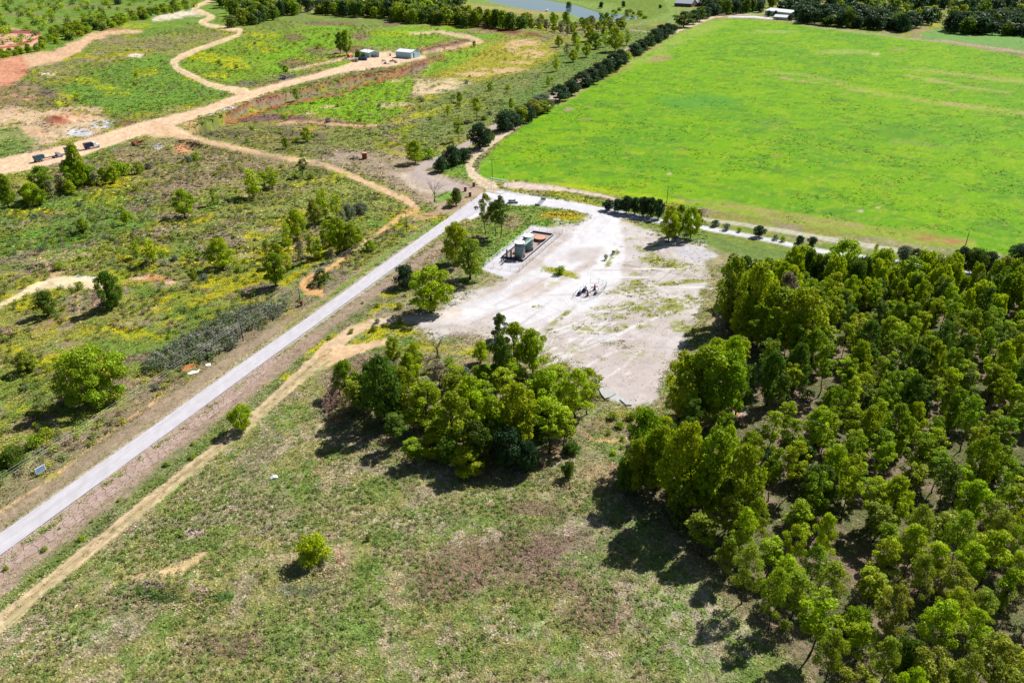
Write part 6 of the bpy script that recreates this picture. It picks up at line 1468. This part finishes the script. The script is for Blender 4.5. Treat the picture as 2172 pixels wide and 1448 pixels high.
# --- dead trees and logs
def dead_tree(u, v, H, label, seed, spread=.45):
    rng = np.random.default_rng(seed); x, y, z = P(u, v); t = thing('dead_tree', label, 'tree', (x, y, z - .1))
    MB().tube([(0, 0, 0), (.1, 0, H * .3), (.0, .1, H * .5)], [.34, .24, .18], 8).build('trunk', M_BARKW, t, True)
    mb = MB()
    def br(p, d, L, r, lv):
        q = p + d * L; mb.tube([p, p + d * L * .5 + rng.normal(0, .06 * L, 3), q], [r, r * .75, r * .5], 4)
        if lv > 0:
            for k in range(3):
                nd = d + rng.normal(0, .5, 3); nd[2] = abs(nd[2]) * .8; nd /= np.linalg.norm(nd); br(p + d * L * (.45 + .25 * k), nd, L * .62, r * .5, lv - 1)
    for k in range(7):
        a = k * .9 + rng.random(); d = np.array((cos(a) * spread, sin(a) * spread, .75)); d /= np.linalg.norm(d)
        br(np.array((0, 0, H * (.26 + .03 * k))), d, H * .42, .11, 3)
    mb.build('branches', M_BARKW, t)
dead_tree(922, 428, 10, 'bare dead tree with spreading grey branches by the entrance', 3)
dead_tree(928, 757, 7, 'bare pale dead tree at the edge of the near grove', 4)
dead_tree(975, 548, 6, 'low grey dead tree between the roadside trees', 5)
dead_tree(1990, 1260, 5, 'fallen pale dead tree inside the thicket', 6, .9)
def log(u0, v0, u1, v1, r, label, mat=M_BARKW):
    a = np.array(P(u0, v0)); b = np.array(P(u1, v1)); mb = MB(); d = b - a
    mb.tube([(0, 0, r), tuple(d * .5 + np.array((0, .2, r + .2))), tuple(d + np.array((0, 0, r)))], [r, r * .8, r * .4], 7)
    mb.tube([tuple(d * .6 + np.array((0, 0, r))), tuple(d * .8 + np.array((.5, .6, r + .8)))], [r * .5, r * .2], 5)
    o = mb.build('fallen_log', mat); o.location = tuple(a); tag(o, label, 'log', 'fallen logs')
log(925, 418, 952, 408, .3, 'pale fallen log right of the bare dead tree')
log(600, 488, 612, 476, .3, 'white grey fallen log beside the hollow grove')
log(338, 470, 362, 456, .12, 'thin pale stick lying below the lone round tree')
log(575, 496, 588, 488, .25, 'dark stump log left of the hollow grove', WOOD)
log(1700, 1130, 1760, 1090, .12, 'thin pale fallen trunk on the floor of the thicket')
log(1830, 1380, 1850, 1340, .12, 'pale fallen pole among the thicket trees near the bottom')
# --- houses at the back
t = shed(1622, 32, 1676, 38, 20, 5.5, 2.5, 'long white roofed farmhouse behind the far end of the hay field', 'farmhouse', PLAST, STEELW, doors=[('front', 8, 1.4, 2.4, 'door', DKST), ('front', 16, 2.5, 1.6, 'window', GLASS), ('front', 26, 2.5, 1.6, 'window', GLASS)])
t = shed(1640, 42, 1668, 44, 12, 3.4, 2.2, 'low white roofed house in front of the farmhouse', 'farmhouse', PLAST, STEELW, doors=[('front', 5, 1.2, 2.2, 'door', DKST), ('front', 10, 2.2, 1.4, 'window', GLASS)])
shed(1430, 14, 1466, 16, 22, 4.5, 5, 'grey roofed house half behind trees near the pond', 'house', BRICK, ROOFG, doors=[('front', 8, 1.4, 2.2, 'door', DKST), ('front', 16, 3, 1.6, 'window', GLASS)])
shed(1468, 12, 1488, 14, 16, 4.2, 3, 'smaller grey roofed outbuilding right of the grey house', 'house', BRICK, ROOFG, doors=[('front', 8, 3.2, 2.6, 'door', DKST)])
x, y, z = P(1804, 58); t = thing('stock_trailer', 'long pale green trailer under the oaks at the field edge', 'trailer', (x, y, z), -.15)
MB().box(0, 0, .6, 11, 2.4, 2.0).build('body', STEELW, t); MB().box(6.2, 0, .5, 2.0, .2, .2).build('drawbar', DKST, t); wheels(t, (-1, 0), 2.2)
car(1744, 48, .2, 'orange car parked under the far oaks', ORNG, 'sedan')
x, y, z = P(1160, 25); t = thing('water_tank', 'tiny white tank on the near bank of the pond', 'tank', (x, y, z), 0)
MB().lathe(0, 0, [(1.8, 0), (1.8, 2.6), (.3, 3.0)], 16).build('body', WHITE, t); MB().lathe(0, 0, [(.4, 3.0), (.4, 3.2)], 10).build('lid', DKST, t)
# ---------------------------------------------------------------- words for the plants: rows counted from the camera
def ordinal(n):
    S = ['first', 'second', 'third', 'fourth', 'fifth', 'sixth', 'seventh', 'eighth', 'ninth', 'tenth', 'eleventh', 'twelfth', 'thirteenth', 'fourteenth', 'fifteenth', 'sixteenth', 'seventeenth', 'eighteenth', 'nineteenth', 'twentieth']
    return S[n - 1] if n <= 20 else (str(n) + ('th' if 10 < n % 100 < 14 else {1: 'st', 2: 'nd', 3: 'rd'}.get(n % 10, 'th')))
WHERE = {
 'lone verge': ('big round tree', 'on the left road verge', None), 'lone wild': ('tree', 'on left wild slope', 'trees on the wild slope'),
 'lone track': ('young tree', 'between the road and the side track', None), 'lone road': ('tree', 'between road and white pad', 'trees between road and pad'),
 'lone gate': ('tree', 'around the entrance gateway', 'trees around the entrance'), 'lone basin': ('tree', 'below the red cut bank', 'trees below the cut bank'),
 'lone gully': ('small tree', 'by the orange gully', 'trees by the orange gully'), 'lone yard': ('tree', 'around the tin sheds', 'trees around the sheds'), 'lone row': ('tree', 'left of field road', 'trees left of the field road'),
 'field road row': ('tree', 'in field road hedgerow', 'row of trees along the field road'), 'gravel road hedge': ('bushy tree', 'along pale gravel roads', 'bushy trees along the gravel roads'),
 'pad corner': ('tree', 'at back corner of pad', 'trees at the pad corner'), 'pad grove': ('tree', 'in grove below pad', 'grove between side track and pad'),
 'hollow grove': ('tree', 'in grove left of road', 'grove in the hollow'), 'haul road scrub': ('tree', 'below the parked trucks', 'scrub trees near the trucks'),
 'shrub': ('rounded shrub', 'alone in low herbs', 'lone rounded shrubs'), 'thicket': ('tree', 'in big right thicket', 'trees of the big right thicket'), 'pad edge': ('tall tree', 'at thicket edge by pad', 'tall trees at the thicket edge'),
 'north belt': ('tree', 'in belt behind quarry', 'tree belt behind the quarry'), 'pond bank': ('tree', 'on near pond bank', 'trees on the pond bank'), 'farm oaks': ('oak', 'beyond the hay field', 'oaks beyond the hay field'),
 'east wood': ('oak', 'at far right wood edge', 'oaks of the far right wood'), 'scrub belt': ('bushy tree', 'near the sand pit', 'scrub belt by the sand pit'), 'farther lone': ('small far tree', 'alone in background', 'lone far trees'),
 'slope': ('bush', 'on left rough slope', 'bushes on the rough slope'), 'basin': ('bush', 'on quarry meadow', 'bushes on the quarry meadow'), 'loop': ('bush', 'inside winding track loop', 'bushes inside the track loop'),
 'grove floor': ('bush', 'under grove below pad', 'bushes under the grove'), 'wood floor': ('bush', 'under the right thicket', 'bushes under the thicket'), 'verge': ('low bush', 'on a road verge', 'bushes on the verges')}
groups = {}
for q in TREES: groups.setdefault(q[0], []).append(q)
for key, L in groups.items():
    noun, where, grp = WHERE[key]
    L.sort(key=lambda q: -q[2])
    nrow = max(1, round(math.sqrt(len(L) / 1.7))) if len(L) > 3 else 1
    per = math.ceil(len(L) / nrow)
    for r in range(nrow):
        row = sorted(L[r * per:(r + 1) * per], key=lambda q: q[1])
        for i, q in enumerate(row):
            words = f"{q[6]} {noun} {where}"
            if len(L) > 1:
                words += (f", {ordinal(r + 1)} row from front" if nrow > 1 else "") + f", {ordinal(i + 1)} from left"
            o = q[3]; o["label"] = words
            if grp and len(L) > 1: o["group"] = grp
